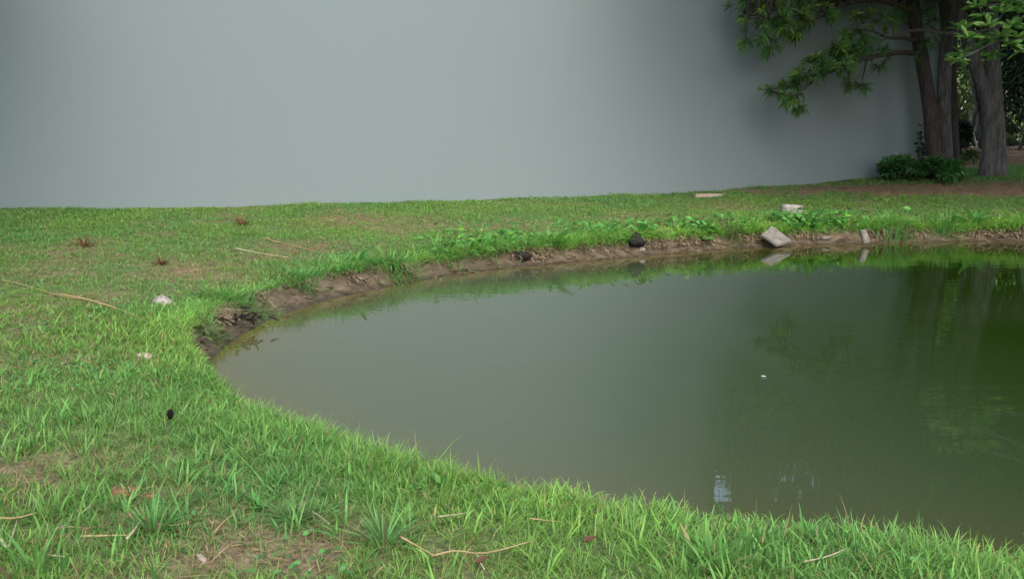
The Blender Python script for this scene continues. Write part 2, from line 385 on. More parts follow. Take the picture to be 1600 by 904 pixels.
# ---------------------------------------------------------------- blades
def blades(G, pos, head, ln, wd, th0, th1, col, nseg=2, twist=None, tipcol=None):
    """grass blades: pos (n,3); head = heading angle; lean from th0 at the foot to th1 at the tip"""
    n = len(pos)
    if n == 0: return
    hd = np.stack([np.cos(head), np.sin(head), np.zeros(n)], 1)
    tw = rng.uniform(-0.7, 0.7, n) if twist is None else twist
    sdv = np.stack([-np.sin(head + tw), np.cos(head + tw), np.zeros(n)], 1)
    P = np.asarray(pos, float).copy(); rows = []
    for k in range(nseg + 1):
        u = k / nseg
        wk = wd * (0.75 + 0.5 * u if u < 0.5 else (1 - u) * 2.0)
        if k < nseg: rows += [P - sdv * (wk * 0.5)[:, None], P + sdv * (wk * 0.5)[:, None]]
        else: rows += [P]
        th = th0 + (th1 - th0) * (k + 0.5) / nseg
        P = P + (hd * np.sin(th)[:, None] + np.array([0, 0, 1.0]) * np.cos(th)[:, None]) * (ln / nseg)[:, None]
    V = np.stack(rows, 1); m = V.shape[1]
    fs = []
    for k in range(nseg - 1):
        fs += [[2 * k, 2 * k + 1, 2 * k + 3], [2 * k, 2 * k + 3, 2 * k + 2]]
    fs.append([2 * nseg - 2, 2 * nseg - 1, 2 * nseg])
    F = (np.arange(n)[:, None, None] * m + np.array(fs)[None]).reshape(-1, 3)
    uu = np.array([k // 2 / nseg for k in range(m)])
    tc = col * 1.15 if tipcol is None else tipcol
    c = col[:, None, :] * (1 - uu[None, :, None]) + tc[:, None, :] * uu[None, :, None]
    G.add(V.reshape(-1, 3), F, c.reshape(-1, 3))

def green(n, x, y, dry=None):
    """green of a grass blade: patches of yellower and bluer grass, some blades dry"""
    a = np.array([0.118, 0.285, 0.050]); b = np.array([0.190, 0.330, 0.066]); c = np.array([0.102, 0.270, 0.082])
    p = vn(x * 0.9, y * 0.9, 81)[:, None]; q = rng.random((n, 1))
    col = a + (b - a) * np.clip(p * 0.7 + q * 0.5 - 0.1, 0, 1) + (c - a) * np.clip(1 - p - q * 0.5, 0, 1)
    col *= rng.uniform(0.7, 1.3, (n, 1))
    if dry is not None:
        st = np.array([0.30, 0.23, 0.11]) * rng.uniform(0.6, 1.25, (n, 1))
        mix = np.clip((rng.random((n, 1)) < (0.05 + 0.55 * dry[:, None])) * rng.uniform(0.5, 1.0, (n, 1)), 0, 1)
        col = col * (1 - mix) + st * mix
    return col

def sample_ring(r0, r1, dens, a0=-46, a1=44):
    area = 0.5 * R(a1 - a0) * (r1 * r1 - r0 * r0); n = int(area * dens)
    r = np.sqrt(rng.uniform(r0 * r0, r1 * r1, n)); a = rng.uniform(R(a0), R(a1), n)
    return r * np.sin(a), r * np.cos(a)

G = Geo(); NB = 0
edges = [2.2, 3.2, 4.3, 5.6, 7.2, 9.2, 11.8, 15, 19, 24, 31]
for r0, r1 in zip(edges[:-1], edges[1:]):
    rm = (r0 + r1) / 2
    dens = 615 * min(1.25, (4.6 / rm)) ** 1.0              # tufts per square metre
    nbl = 9 if rm < 9 else 7
    x, y = sample_ring(r0, r1, dens)
    k = wall_side(x, y) > 0.02; x, y = x[k], y[k]
    k = ~((x > 14.5) | (y < 0.6)); x, y = x[k], y[k]
    s, ix = sdist(x, y)
    k = s > BW[ix] * 0.86; x, y, s, ix = x[k], y[k], s[k], ix[k]
    d = dryness(x, y); ps = pinestraw(x, y)
    k = rng.random(len(x)) > np.maximum(0.5 * d, 0.94 * ps); x, y, d, s = x[k], y[k], d[k], s[k]
    n = len(x); x = np.repeat(x, nbl); y = np.repeat(y, nbl); d = np.repeat(d, nbl); s = np.repeat(s, nbl)
    tl = np.repeat(rng.uniform(0.7, 1.3, n), nbl)
    ha = rng.uniform(0, 2 * np.pi, n * nbl); rad = rng.rayleigh(0.016, n * nbl) * (1 + rm / 14)
    x = x + np.cos(ha) * rad; y = y + np.sin(ha) * rad
    s2, ix = sdist(x, y)
    k = (s2 > BW[ix] * 0.84) & (wall_side(x, y) > 0.01)
    x, y, d, tl, ha, s2, ix = x[k], y[k], d[k], tl[k], ha[k], s2[k], ix[k]
    z = profile(s2, ix, x, y) - 0.004
    m = len(x); NB += m
    tall = vn(x * 1.2, y * 1.2, 91)
    ln = (0.030 + 0.045 * tall) * tl * rng.uniform(0.6, 1.5, m) * (1 - 0.35 * d)
    ln *= np.interp(rm, [3, 5, 8, 14, 25], [1.15, 1.0, 0.9, 0.95, 1.1])
    near_lip = np.exp(-((s2 - BW[ix]) / 0.35) ** 2); ln *= 1 + 0.5 * near_lip
    wd = rng.uniform(0.0024, 0.0050, m) * np.interp(rm, [3, 6, 10, 16, 28], [1.0, 1.2, 1.9, 2.8, 4.1])
    th0 = rng.uniform(0.05, 0.8, m); th1 = th0 + rng.uniform(0.1, 1.2, m)
    lay = rng.random(m) < 0.33; th0 = np.where(lay, rng.uniform(0.6, 1.3, m), th0); th1 = np.where(lay, rng.uniform(1.2, 2.0, m), th1); ha = np.where(lay, rng.uniform(0, 6.28, m), ha); ln = np.where(lay, ln * 1.35, ln)
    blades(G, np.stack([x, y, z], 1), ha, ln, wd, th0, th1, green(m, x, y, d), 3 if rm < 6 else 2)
# broader, longer blades scattered through the near lawn
x, y = sample_ring(2.2, 8.5, 120); s, ix = sdist(x, y); k = (s > BW[ix] * 0.95) & (dryness(x, y) < 0.6) & (y > 1); x, y, s, ix = x[k], y[k], s[k], ix[k]
k = rng.random(len(x)) < 0.25 + sstep(0.4, 0.7, vn(x * 1.7, y * 1.7, 95)); x, y, s, ix = x[k], y[k], s[k], ix[k]
nb = 4; x = np.repeat(x, nb); y = np.repeat(y, nb); s = np.repeat(s, nb); ix = np.repeat(ix, nb); m = len(x)
x = x + rng.normal(0, 0.012, m); y = y + rng.normal(0, 0.012, m)
blades(G, np.stack([x, y, profile(s, ix, x, y)], 1), rng.uniform(0, 6.28, m), rng.uniform(0.06, 0.15, m), rng.uniform(0.006, 0.0105, m),
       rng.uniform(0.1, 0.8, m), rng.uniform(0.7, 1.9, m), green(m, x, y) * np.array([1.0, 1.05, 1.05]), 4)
# thin tall stems standing above the near edge of the pond
sel = np.where((NRM[:, 1] < 0.1) & (C[:, 0] < 4.5))[0]
ii = rng.choice(sel, 300); ss = BW[ii] + rng.uniform(-0.06, 0.4, 300)
x = C[ii, 0] + NRM[ii, 0] * ss; y = C[ii, 1] + NRM[ii, 1] * ss
blades(G, np.stack([x, y, profile(ss, ii, x, y)], 1), rng.uniform(0, 6.28, 300), rng.uniform(0.06, 0.19, 300) ** 1.0, rng.uniform(0.003, 0.006, 300),
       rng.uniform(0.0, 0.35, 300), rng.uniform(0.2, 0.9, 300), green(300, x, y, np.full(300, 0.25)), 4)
G.build('lawn_grass', M_GRASS, kind='stuff', label='short uneven green lawn grass with bare dry patches')
print('blades', NB)

# fringe: longer grass that leans out over the bank
G = Geo()
n = 30000
sel = np.where((CX > -200) & (CX < 1900) & (CY > 0))[0]
ii = rng.choice(sel, n)
thick = sstep(0.30, 0.60, fbm(arc[ii] * 1.1, arc[ii] * 0, 101)); nearside = NRM[ii, 1] < -0.2
keep = rng.random(n) < np.where(nearside, 0.9, 0.5 + 0.5 * thick); ii = ii[keep]; thick = thick[keep]; nearside = nearside[keep]; n = len(ii)
ss = BW[ii] * rng.uniform(0.80, 1.0, n) + rng.exponential(0.13, n)
jt = rng.uniform(-0.03, 0.03, n)
x = C[ii, 0] + NRM[ii, 0] * ss + T[ii, 0] * jt; y = C[ii, 1] + NRM[ii, 1] * ss + T[ii, 1] * jt
inw = np.arctan2(-NRM[ii, 1], -NRM[ii, 0]); dd = np.hypot(x, y)
h = np.where(rng.random(n) < 0.65, inw + rng.normal(0, 0.7, n), rng.uniform(0, 6.28, n))
ln = rng.uniform(0.06, 0.15, n) * (0.55 + 0.7 * thick) * np.where(nearside | TIP[ii], 0.72, 1.0) * np.where(FARSIDE[ii] & ~TIP[ii], np.interp(CX[ii], [400, 700, 1250, 1400], [1.4, 1.8, 1.8, 2.1]), 1.0)
blades(G, np.stack([x, y, profile(ss, ii, x, y)], 1), h, ln, rng.uniform(0.004, 0.008, n) * np.interp(dd, [3, 8, 18], [0.9, 1.3, 2.2]),
       rng.uniform(0.15, 0.9, n), rng.uniform(0.9, 2.5, n), green(n, x, y, np.full(n, 0.2)) * np.where((FARSIDE[ii] & ~TIP[ii])[:, None], [[1.6, 1.65, 1.55]], [[1.3, 1.35, 1.3]]), 3)  # far-bank blades coloured lighter to brighten their reflection in the water
G.build('bank_grass', M_GRASS, kind='stuff', label='longer green grass leaning over the lip of the muddy bank')

# pale dead roots and grass hanging down the mud
G = Geo(); n = 17000
sel = np.where((CX > 250) & (CX < 1800) & FARSIDE)[0]; ii = rng.choice(sel, n)
k = rng.random(n) < sstep(0.42, 0.62, fbm(arc[ii] * 1.7, arc[ii] * 0, 111)) * np.interp(CX[ii], [800, 950], [1, .45]); ii = ii[k]; n = len(ii)
ss = BW[ii] * rng.uniform(0.62, 1.0, n); x = C[ii, 0] + NRM[ii, 0] * ss; y = C[ii, 1] + NRM[ii, 1] * ss
inw = np.arctan2(-NRM[ii, 1], -NRM[ii, 0]); dd = np.hypot(x, y)
blades(G, np.stack([x, y, profile(ss, ii, x, y) + 0.004], 1), inw + rng.normal(0, 0.55, n), rng.uniform(0.05, 0.20, n), rng.uniform(0.005, 0.011, n) * np.interp(dd, [6, 18], [1.0, 1.9]),
       rng.uniform(0.7, 1.3, n), rng.uniform(1.9, 2.6, n), np.array([0.36, 0.28, 0.18]) * rng.uniform(0.45, 1.3, (n, 1)), 3)
G.build('hanging_roots', M_STRAW, kind='stuff', label='pale dead grass and roots hanging down the muddy bank')

# clods of earth slumped on the mud
G = Geo(); ico = bmesh.new(); bmesh.ops.create_icosphere(ico, subdivisions=1, radius=1.0); ico.verts.ensure_lookup_table()
iv = np.array([v_.co[:] for v_ in ico.verts]); if_ = np.array([[q.index for q in p_.verts] for p_ in ico.faces]); ico.free()
sel = np.where((CX > 280) & (CX < 1700) & FARSIDE)[0]
for j in rng.choice(sel, 420):
    ss = BW[j] * rng.uniform(0.12, 1.0); x_ = C[j, 0] + NRM[j, 0] * ss; y_ = C[j, 1] + NRM[j, 1] * ss; sz_ = rng.uniform(.012, .05) * (1.3 if rng.random() < .15 else 1)
    z_ = float(profile(np.array([ss]), np.array([j]), np.array([x_]), np.array([y_]))[0])
    G.add(iv * rng.uniform(.7, 1.2, (len(iv), 1)) * np.array([sz_ * rng.uniform(.9, 2.2), sz_, sz_ * .4]) + [x_, y_, z_], if_, np.array([.13, .10, .064]) * rng.uniform(.4, 1.3))
G.build('mud_clods', M_STRAW, smooth=True, kind='stuff', label='small clods of earth slumped on the muddy bank')

# dead straw lying in the lawn
G = Geo(); x, y = sample_ring(2.2, 20, 260); k = (wall_side(x, y) > 0.05) & (y > 1); x, y = x[k], y[k]
d = dryness(x, y); rr = np.hypot(x, y)
k = rng.random(len(x)) < (0.05 + 0.95 * d) * np.interp(rr, [3, 7, 20], [1, 0.8, 0.35]); x, y, rr = x[k], y[k], rr[k]
s, ix = sdist(x, y); k = s > BW[ix]; x, y, s, ix, rr = x[k], y[k], s[k], ix[k], rr[k]; n = len(x)
lie = 1.35
blades(G, np.stack([x, y, profile(s, ix, x, y) + rng.uniform(0.004, 0.03, n)], 1), rng.uniform(0, 6.28, n), rng.uniform(0.04, 0.16, n) * np.interp(rr, [3, 15], [0.8, 1.5]),
       rng.uniform(0.003, 0.006, n) * np.interp(rr, [3, 8, 18], [1, 1.5, 3.0]), rng.uniform(1.2, 1.5, n), rng.uniform(1.45, 1.8, n), np.array([0.36, 0.27, 0.15]) * rng.uniform(0.4, 1.25, (n, 1)) * np.array([1, 0.95, 0.9]), 2)
G.build('straw_litter', M_STRAW, kind='stuff', label='dead tan straw lying in the dry patches of the lawn')

# pine straw under the trees
G = Geo(); n = 26000; x = rng.uniform(5.5, 19, n); y = rng.uniform(19.5, 30, n)
k = (rng.random(n) < pinestraw(x, y)) & ((wall_side(x, y) > 0.05) | (x > WR[0])); x, y = x[k], y[k]; n = len(x); s, ix = sdist(x, y)
blades(G, np.stack([x, y, profile(s, ix, x, y) + rng.uniform(0.003, 0.03, n)], 1), rng.uniform(0, 6.28, n), rng.uniform(0.10, 0.25, n), rng.uniform(0.008, 0.02, n),
       rng.uniform(1.2, 1.5, n), rng.uniform(1.5, 1.8, n), np.array([0.33, 0.21, 0.125]) * rng.uniform(0.4, 1.6, (n, 1)), 2)
G.build('pine_straw', M_STRAW, kind='stuff', label='brown fallen pine straw spread under the trees')

# ---------------------------------------------------------------- leaves
def leaves(G, pos, dr, nv, ln, wd, col, cup=0.12, droop=0.15):
    """oval leaves: foot pos, direction dr, face normal nv (all n,3)"""
    n = len(pos); dr = dr / np.linalg.norm(dr, axis=1)[:, None]
    sdv = np.cross(nv, dr); sdv /= np.linalg.norm(sdv, axis=1)[:, None] + 1e-9; nn = np.cross(dr, sdv)
    L1, W1 = ln[:, None], wd[:, None]
    def pt(u, w_, h_): return pos + dr * L1 * u + sdv * W1 * w_ + nn * L1 * h_
    V = np.stack([pt(0, 0, 0), pt(.38, -.5, cup), pt(.38, .5, cup), pt(.75, -.38, cup - droop * .5), pt(.75, .38, cup - droop * .5), pt(1, 0, -droop), pt(.4, 0, 0.02)], 1)
    fs = np.array([[0, 6, 1], [0, 2, 6], [1, 6, 3], [6, 2, 4], [3, 6, 5], [6, 4, 5]])
    F = (np.arange(n)[:, None, None] * 7 + fs[None]).reshape(-1, 3)
    G.add(V.reshape(-1, 3), F, np.repeat(col, 7, 0))
def unit(n, zmin=-1.0):
    z = rng.uniform(zmin, 1, n); a = rng.uniform(0, 6.28, n); r = np.sqrt(1 - z * z)
    return np.stack([r * np.cos(a), r * np.sin(a), z], 1)

# low broad-leaved cover on the far bank
G = Geo(); n = 5200
sel = np.where((CX > 700) & (CX < 1640) & FARSIDE)[0]; ii = rng.choice(sel, n)
amt = np.interp(CX[ii], [700, 760, 820, 1000, 1090, 1150, 1200, 1260, 1340, 1400, 1480], [0.1, .35, .6, .9, .8, .6, .5, .6, .5, .4, .3]) * (0.06 + 1.0 * sstep(.38, .62, fbm(arc[ii] * 1.9, arc[ii] * 0, 121)))
k = rng.random(n) < amt; ii = ii[k]; n = len(ii)
ss = BW[ii] * 0.9 + np.abs(rng.normal(0, 0.40, n)); x = C[ii, 0] + NRM[ii, 0] * ss + rng.normal(0, .02, n); y = C[ii, 1] + NRM[ii, 1] * ss
z = profile(ss, ii, x, y) + rng.uniform(0.02, 0.22, n) * rng.uniform(.35, 1, n)
dr = np.stack([rng.normal(0, 1, n) - NRM[ii, 0] * .5, rng.normal(0, 1, n) - NRM[ii, 1] * .5, rng.uniform(-0.3, 0.7, n)], 1)
nv = np.stack([rng.normal(0, .4, n), rng.normal(-.3, .4, n), np.ones(n)], 1)
cc = np.array([0.105, 0.31, 0.06]) * rng.uniform(0.5, 1.3, (n, 1)) * np.where(rng.random((n, 1)) < .12, [[1.5, 1.15, .8]], [[1, 1, 1]])
leaves(G, np.stack([x, y, z], 1), dr, nv, rng.uniform(0.05, 0.17, n), rng.uniform(0.025, 0.085, n), cc)
G.build('ground_cover', M_LEAF, kind='stuff', label='low bright green broad-leaved ground cover along the far bank')

# small clover-like leaves between the grass blades
G = Geo(); x, y = sample_ring(2.3, 9, 420); s, ix = sdist(x, y); k = (s > BW[ix]) & (y > 1) & (rng.random(len(x)) < sstep(.50, .68, fbm(x * 1.3, y * 1.3, 141))); x, y, s, ix = x[k], y[k], s[k], ix[k]; n = len(x)
leaves(G, np.stack([x, y, profile(s, ix, x, y) + rng.uniform(.012, .045, n)], 1), np.stack([rng.normal(0, 1, n), rng.normal(0, 1, n), rng.uniform(-.1, .6, n)], 1), np.stack([rng.normal(0, .35, n), rng.normal(-.2, .35, n), np.ones(n)], 1),
       rng.uniform(.018, .038, n), rng.uniform(.012, .022, n), np.array([.085, .235, .055]) * rng.uniform(.65, 1.4, (n, 1)))
G.build('clover', M_LEAF, kind='stuff', label='small round leaved clover mixed into the near lawn')
print('clover', n)

# ---------------------------------------------------------------- tubes, trees
def tube(G, path, rad, sides=8, col=(1, 1, 1), rough=0.0, cap=True, flute=0, seed=0):
    path = np.asarray(path, float); rad = np.asarray(rad, float); n = len(path)
    tg = np.gradient(path, axis=0); tg /= np.linalg.norm(tg, axis=1)[:, None] + 1e-9
    ref = np.array([0.31, 0.95, 0.07]) if abs(tg[0][2]) > .6 else np.array([0.05, 0.08, 1.0])
    rs = np.random.default_rng(seed + 5); ph = rs.uniform(0, 6.28, 4)
    rows = []; a = np.arange(sides) * 2 * np.pi / sides
    for k in range(n):
        u_ = np.cross(tg[k], ref); u_ /= np.linalg.norm(u_); w_ = np.cross(tg[k], u_)
        rr = rad[k] * (1 + flute * (0.5 * np.sin(3 * a + ph[0] + k * .12) + 0.35 * np.sin(5 * a + ph[1] - k * .08)) + rough * rs.uniform(-1, 1, sides))
        rows.append(path[k] + np.outer(np.cos(a) * rr, u_) + np.outer(np.sin(a) * rr, w_))
    V = np.concatenate(rows)
    F = []
    for k in range(n - 1):
        i = k * sides + np.arange(sides); j = k * sides + (np.arange(sides) + 1) % sides
        F += [np.stack([i, j, j + sides], 1), np.stack([i, j + sides, i + sides], 1)]
    if cap:
        V = np.vstack([V, path[0], path[-1]])
        a0 = np.arange(sides); a1 = (a0 + 1) % sides
        F += [np.stack([np.full(sides, n * sides), a1, a0], 1), np.stack([np.full(sides, n * sides + 1), a0 + (n - 1) * sides, a1 + (n - 1) * sides], 1)]
    G.add(V, np.concatenate(F), np.asarray(col, float))
def smooth_path(P, m=14):
    P = np.asarray(P, float); t = np.linspace(0, len(P) - 1, m); q = np.empty((m, P.shape[1]))
    for k in range(m):
        i = min(int(t[k]), len(P) - 2); u = t[k] - i
        p0, p1, p2, p3 = P[max(i - 1, 0)], P[i], P[i + 1], P[min(i + 2, len(P) - 1)]
        q[k] = 0.5 * (2 * p1 + (p2 - p0) * u + (2 * p0 - 5 * p1 + 4 * p2 - p3) * u * u + (3 * p1 - p0 - 3 * p2 + p3) * u ** 3)
    return q
def pxpath(pl, dep, m=14):
    """branch drawn by its pixels at distance(s) dep"""
    dep = np.broadcast_to(dep, len(pl)); return smooth_path([at_y(a, b, d) for (a, b), d in zip(pl, dep)], m)
def bursts(G, cen, axis, nn, ln, wd, col):
    """needle tufts: nn needles spraying from every centre about its axis"""
    m = len(cen); P = np.repeat(cen, nn, 0); A = np.repeat(axis, nn, 0); k = m * nn
    d = unit(k) + A * 0.75; d /= np.linalg.norm(d, axis=1)[:, None]
    l = rng.uniform(0.5, 1.25, k) * ln; w_ = rng.uniform(0.8, 1.2, k) * wd
    sdv = np.cross(d, unit(k)); sdv /= np.linalg.norm(sdv, axis=1)[:, None] + 1e-9
    tip = P + d * l[:, None] + np.array([0, 0, -0.18]) * l[:, None]; mid_ = P + d * (l * .5)[:, None]
    V = np.stack([P, mid_ - sdv * w_[:, None] * .5, mid_ + sdv * w_[:, None] * .5, tip], 1)
    F = (np.arange(k)[:, None, None] * 4 + np.array([[0, 1, 2], [1, 3, 2]])[None]).reshape(-1, 3)
    c = np.repeat(col, nn, 0) * rng.uniform(0.75, 1.25, (k, 1))
    G.add(V.reshape(-1, 3), F, np.repeat(c, 4, 0))
def needle_col(n, base=(0.055, 0.125, 0.03)):
    return np.array(base) * rng.uniform(0.35, 1.5, (n, 1)) * np.where(rng.random((n, 1)) < .25, [[1.5, 1.25, .8]], [[1, 1, 1]])
def crown_tufts(G, blobs, ncl, spread, nn=16, ln=0.26, wd=0.022, twigs=None, hub=None):
    for b in blobs:
        cen = np.asarray(b) + rng.normal(0, 1, (ncl, 3)) * np.array(spread)
        ax = cen - np.asarray(b) + np.array([0, 0, .1]); ax /= np.linalg.norm(ax, axis=1)[:, None]
        bursts(G, cen, ax, nn, ln, wd, needle_col(ncl))
        if twigs is not None and hub is not None:
            h = hub[np.argmin(np.linalg.norm(hub - np.asarray(b), axis=1))]
            tube(twigs, smooth_path([h, (h + np.asarray(b)) / 2 + np.array([0, 0, .12]), b], 5), [.045, .035, .028, .02, .012], 5)
            for q in cen[::3]: tube(twigs, [b, q], [.012, .006], 3, cap=False)
def ellipsoid(c, r, n):
    d = unit(n); return np.asarray(c) + d * np.asarray(r) * (rng.random((n, 1)) ** 0.45)

def opening(b):
    """drops the clumps where the pines' crowns stand open above the low end of the wall"""
    px_ = 800 + FPX * b[:, 0] / b[:, 1]; my = 230 + FPX * (b[:, 2] + 1.7) / b[:, 1]
    return b[~((px_ > 1212) & (px_ < 1328) & (my > 712) & (my < 825))]
def ground_z(p): return float(height(p[0], p[1])[0])
def trunk_path(pl, dep, foot_px, m=20):
    P = pxpath(pl, dep, m); z0 = ground_z(P[0]); P[:, 2] = P[:, 2]; P[0, 2] = z0 - 0.15
    return P
def make_trunk(parent, pl, dep, r0, r1, mat, seed, flare=1.5, name='trunk', up=0):
    P = trunk_path(pl, dep, None, 26)
    if up:
        d = P[-1] - P[-4]; d /= np.linalg.norm(d); P = np.vstack([P, P[-1] + d * up * .5, P[-1] + d * up])
    t = np.linspace(0, 1, len(P)); rad = r0 + (r1 - r0) * t; zz = P[:, 2] - P[0, 2]
    rad = rad * (1 + (flare - 1) * np.exp(-zz / 0.45))
    g_ = Geo(); tube(g_, P, rad, 22, rough=0.025, flute=0.06, seed=seed)
    g_.build(name, mat, parent, origin=parent.location); return P
def part_done(G, name, mat, parent): return G.build(name, mat, parent, origin=parent.location)

# left pine: leaning brown trunk, its low boughs reach out to the left in front of the wall
DT = 23.6
b0 = at_y(1458, 268, DT); b0[2] = ground_z(b0)
pine = empty('pine_tree', b0, 'leaning pine with reddish brown trunk and low boughs reaching left before the wall', 'tree')
PA = make_trunk(pine, [(1461, 268), (1455, 190), (1447, 130), (1436, 70), (1427, 10), (1420, -60), (1416, -160)], DT, 0.185, 0.14, M_BARKR, 1, 1.3, up=4)
boughs = [([(1424, 20), (1398, 5), (1362, 0), (1327, 3), (1300, 14), (1275, 27), (1240, 36), (1202, 28), (1168, 20)], [23.4, 23.0, 22.6, 22.2, 21.9, 21.6, 21.3, 21.0, 20.8], .10, .015),
          ([(1434, 84), (1408, 82), (1388, 85), (1350, 92), (1312, 106), (1272, 126), (1238, 150), (1205, 140)], [23.4, 22.9, 22.6, 22.2, 21.8, 21.5, 21.2, 21.0], .07, .012),
          ([(1436, 66), (1412, 60), (1390, 60), (1365, 50), (1342, 45)], [23.4, 23, 22.7, 22.4, 22.2], .05, .012)]
hubs = []
for pl, dep, ra, rb in boughs:
    P = pxpath(pl, dep, 18); g_ = Geo(); tube(g_, P, np.linspace(ra, rb, 18), 7, rough=.08); part_done(g_, 'bough', M_BARKR, pine); hubs.append(P)
hub = np.concatenate(hubs + [PA[-8:]])
fol = [(1165, 20, 16, 6), (1172, 5, 14, 4), (1195, 15, 20, 8), (1215, 28, 22, 9), (1240, 25, 20, 8), (1262, 15, 20, 7), (1285, 8, 14, 4), (1165, 66, 7, 2), (1186, 54, 8, 3), (1202, 74, 8, 3),
       (1224, 46, 13, 4), (1245, 48, 9, 3), (1210, 4, 18, 6), (1300, 20, 10, 2),
       (1340, 45, 19, 7), (1365, 35, 17, 6), (1320, 65, 16, 6), (1330, 90, 20, 8), (1350, 78, 20, 8), (1308, 95, 15, 6), (1285, 98, 14, 5), (1268, 95, 10, 3), (1290, 114, 13, 4), (1262, 118, 15, 6),
       (1250, 132, 14, 6), (1225, 140, 11, 4), (1204, 140, 7, 3), (1240, 154, 10, 4), (1249, 165, 8, 3), (1328, 128, 8, 2), (1345, 134, 6, 2), (1382, 100, 7, 2), (1375, 84, 10, 3), (1395, 35, 14, 4), (1310, 80, 10, 3)]
cr, tw = Geo(), Geo()
for px_, py_, r_, n_ in fol:
    dep = float(np.interp(px_, [1160, 1280, 1440], [20.9, 21.7, 23.0])) + rng.uniform(-.3, .3)
    base = at_y(px_, py_, dep); k = hub[np.argmin(np.linalg.norm(hub - base, axis=1))]
    mp_ = dep / FPX; n_ = int(n_ * 1.6) + 1; cen = base + rng.normal(0, .55, (n_, 3)) * np.array([r_ * mp_, .25, r_ * mp_])
    ax = cen - k; ax /= np.linalg.norm(ax, axis=1)[:, None] + 1e-6
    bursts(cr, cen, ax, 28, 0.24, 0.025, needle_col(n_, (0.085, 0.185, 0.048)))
    tube(tw, smooth_path([k, (k + base) / 2 + np.array([0, 0, -.05]), base], 5), [.022, .018, .014, .010, .007], 4, cap=False)
    for q in cen: tube(tw, [base, q], [.008, .004], 3, cap=False)
for px_, py_, r_, n_ in [(1420, 25, 16, 6), (1440, 18, 20, 9), (1455, 38, 14, 4), (1440, 88, 14, 6), (1452, 60, 10, 3), (1462, 72, 8, 3)]:
    base = at_y(px_, py_, 23.0); cen = base + rng.normal(0, .55, (n_, 3)) * np.array([r_ * .0165, .15, r_ * .0165])
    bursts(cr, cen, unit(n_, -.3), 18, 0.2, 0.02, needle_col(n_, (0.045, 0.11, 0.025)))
blobs = ellipsoid((9.2, 21.2, 7.8), (3.6, 1.6, 2.4), 175); blobs[:, 2] = np.maximum(blobs[:, 2], 5.9 + rng.random(len(blobs)) * .5)
crown_tufts(cr, opening(blobs), 22, (.40, .40, .24), 15, .32, .062, tw, hub)
crown_tufts(cr, np.stack([rng.uniform(5.45, 6.5, 16), rng.uniform(20.6, 21.4, 16), rng.uniform(5.6, 8.4, 16)], 1), 26, (.22, .3, .25), 16, .30, .05, tw, hub)
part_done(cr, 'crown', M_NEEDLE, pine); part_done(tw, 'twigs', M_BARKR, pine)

# second pine: straight grey trunk just behind the leaning one
b1 = at_y(1476, 262, 24.6); b1[2] = ground_z(b1)
pine2 = empty('pine_tree', b1, 'slender grey pine trunk standing close behind the leaning pine', 'tree')
PB = make_trunk(pine2, [(1478, 262), (1474, 170), (1476, 100), (1480, 40), (1474, -20), (1470, -120)], 24.6, .18, .15, M_BARK, 2, 1.3, up=5)
cr, tw = Geo(), Geo(); blobs = ellipsoid((10.6, 24.0, 9.0), (3.8, 2.0, 3.0), 90); crown_tufts(cr, opening(blobs), 22, (.45, .45, .28), 15, .32, .05, tw, PB[-6:])
part_done(cr, 'crown', M_NEEDLE, pine2); part_done(tw, 'twigs', M_BARK, pine2)
b1 = at_y(1491, 258, 26.4); b1[2] = ground_z(b1)
pine3 = empty('pine_tree', b1, 'dark pine trunk half hidden in shade behind the slender grey trunk', 'tree')
PB = make_trunk(pine3, [(1490, 258), (1487, 170), (1485, 80), (1488, -20), (1492, -150)], 26.4, .17, .13, M_BARKR, 3, 1.3, up=4)
cr = Geo(); blobs = ellipsoid((13.2, 26.4, 10.5), (3.0, 2.4, 2.6), 40); crown_tufts(cr, blobs, 18, (.45, .45, .28), 12, .32, .038)
part_done(cr, 'crown', M_NEEDLE, pine3)

# the twin-stemmed tree on the right
b2 = at_y(1551, 279, DT); b2[2] = ground_z(b2)
twin = empty('pine_tree', b2, 'large twin-stemmed pine with furrowed grey bark at the edge of the pine straw', 'tree')
P1 = make_trunk(twin, [(1541, 279), (1546, 215), (1541, 150), (1527, 110), (1515, 70), (1503, 30), (1486, -20), (1470, -110)], DT, .18, .13, M_BARK, 4, 1.25, up=4)
P2 = make_trunk(twin, [(1561, 279), (1558, 200), (1553, 120), (1549, 50), (1547, -20), (1548, -120)], DT, .185, .16, M_BARK, 5, 1.3, up=5)
P = pxpath([(1506, 52), (1490, 53), (1468, 51), (1440, 47), (1416, 50), (1392, 58), (1374, 64)], [23.5, 23.3, 23.1, 22.9, 22.8, 22.7, 22.6], 16)
g_ = Geo(); tube(g_, P, np.linspace(.06, .018, 16), 7, rough=.08); part_done(g_, 'bough', M_BARK, twin)
cr, tw = Geo(), Geo(); blobs = ellipsoid((12.7, 22.4, 9.6), (4.2, 3.2, 3.4), 150); blobs[:, 2] = np.maximum(blobs[:, 2], 6.0 + rng.random(len(blobs)) * .6); crown_tufts(cr, opening(blobs), 22, (.45, .45, .28), 15, .32, .05, tw, np.concatenate([P1[-6:], P2[-6:]]))
for px_, py_, r_, n_ in [(1475, 10, 12, 4), (1470, 30, 10, 3), (1462, 55, 8, 2), (1515, 10, 12, 4), (1530, 25, 10, 3)]:
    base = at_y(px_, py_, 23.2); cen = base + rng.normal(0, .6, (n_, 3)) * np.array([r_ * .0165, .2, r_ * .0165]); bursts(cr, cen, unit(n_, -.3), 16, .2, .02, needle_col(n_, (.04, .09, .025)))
part_done(cr, 'crown', M_NEEDLE, twin); part_done(tw, 'twigs', M_BARK, twin)

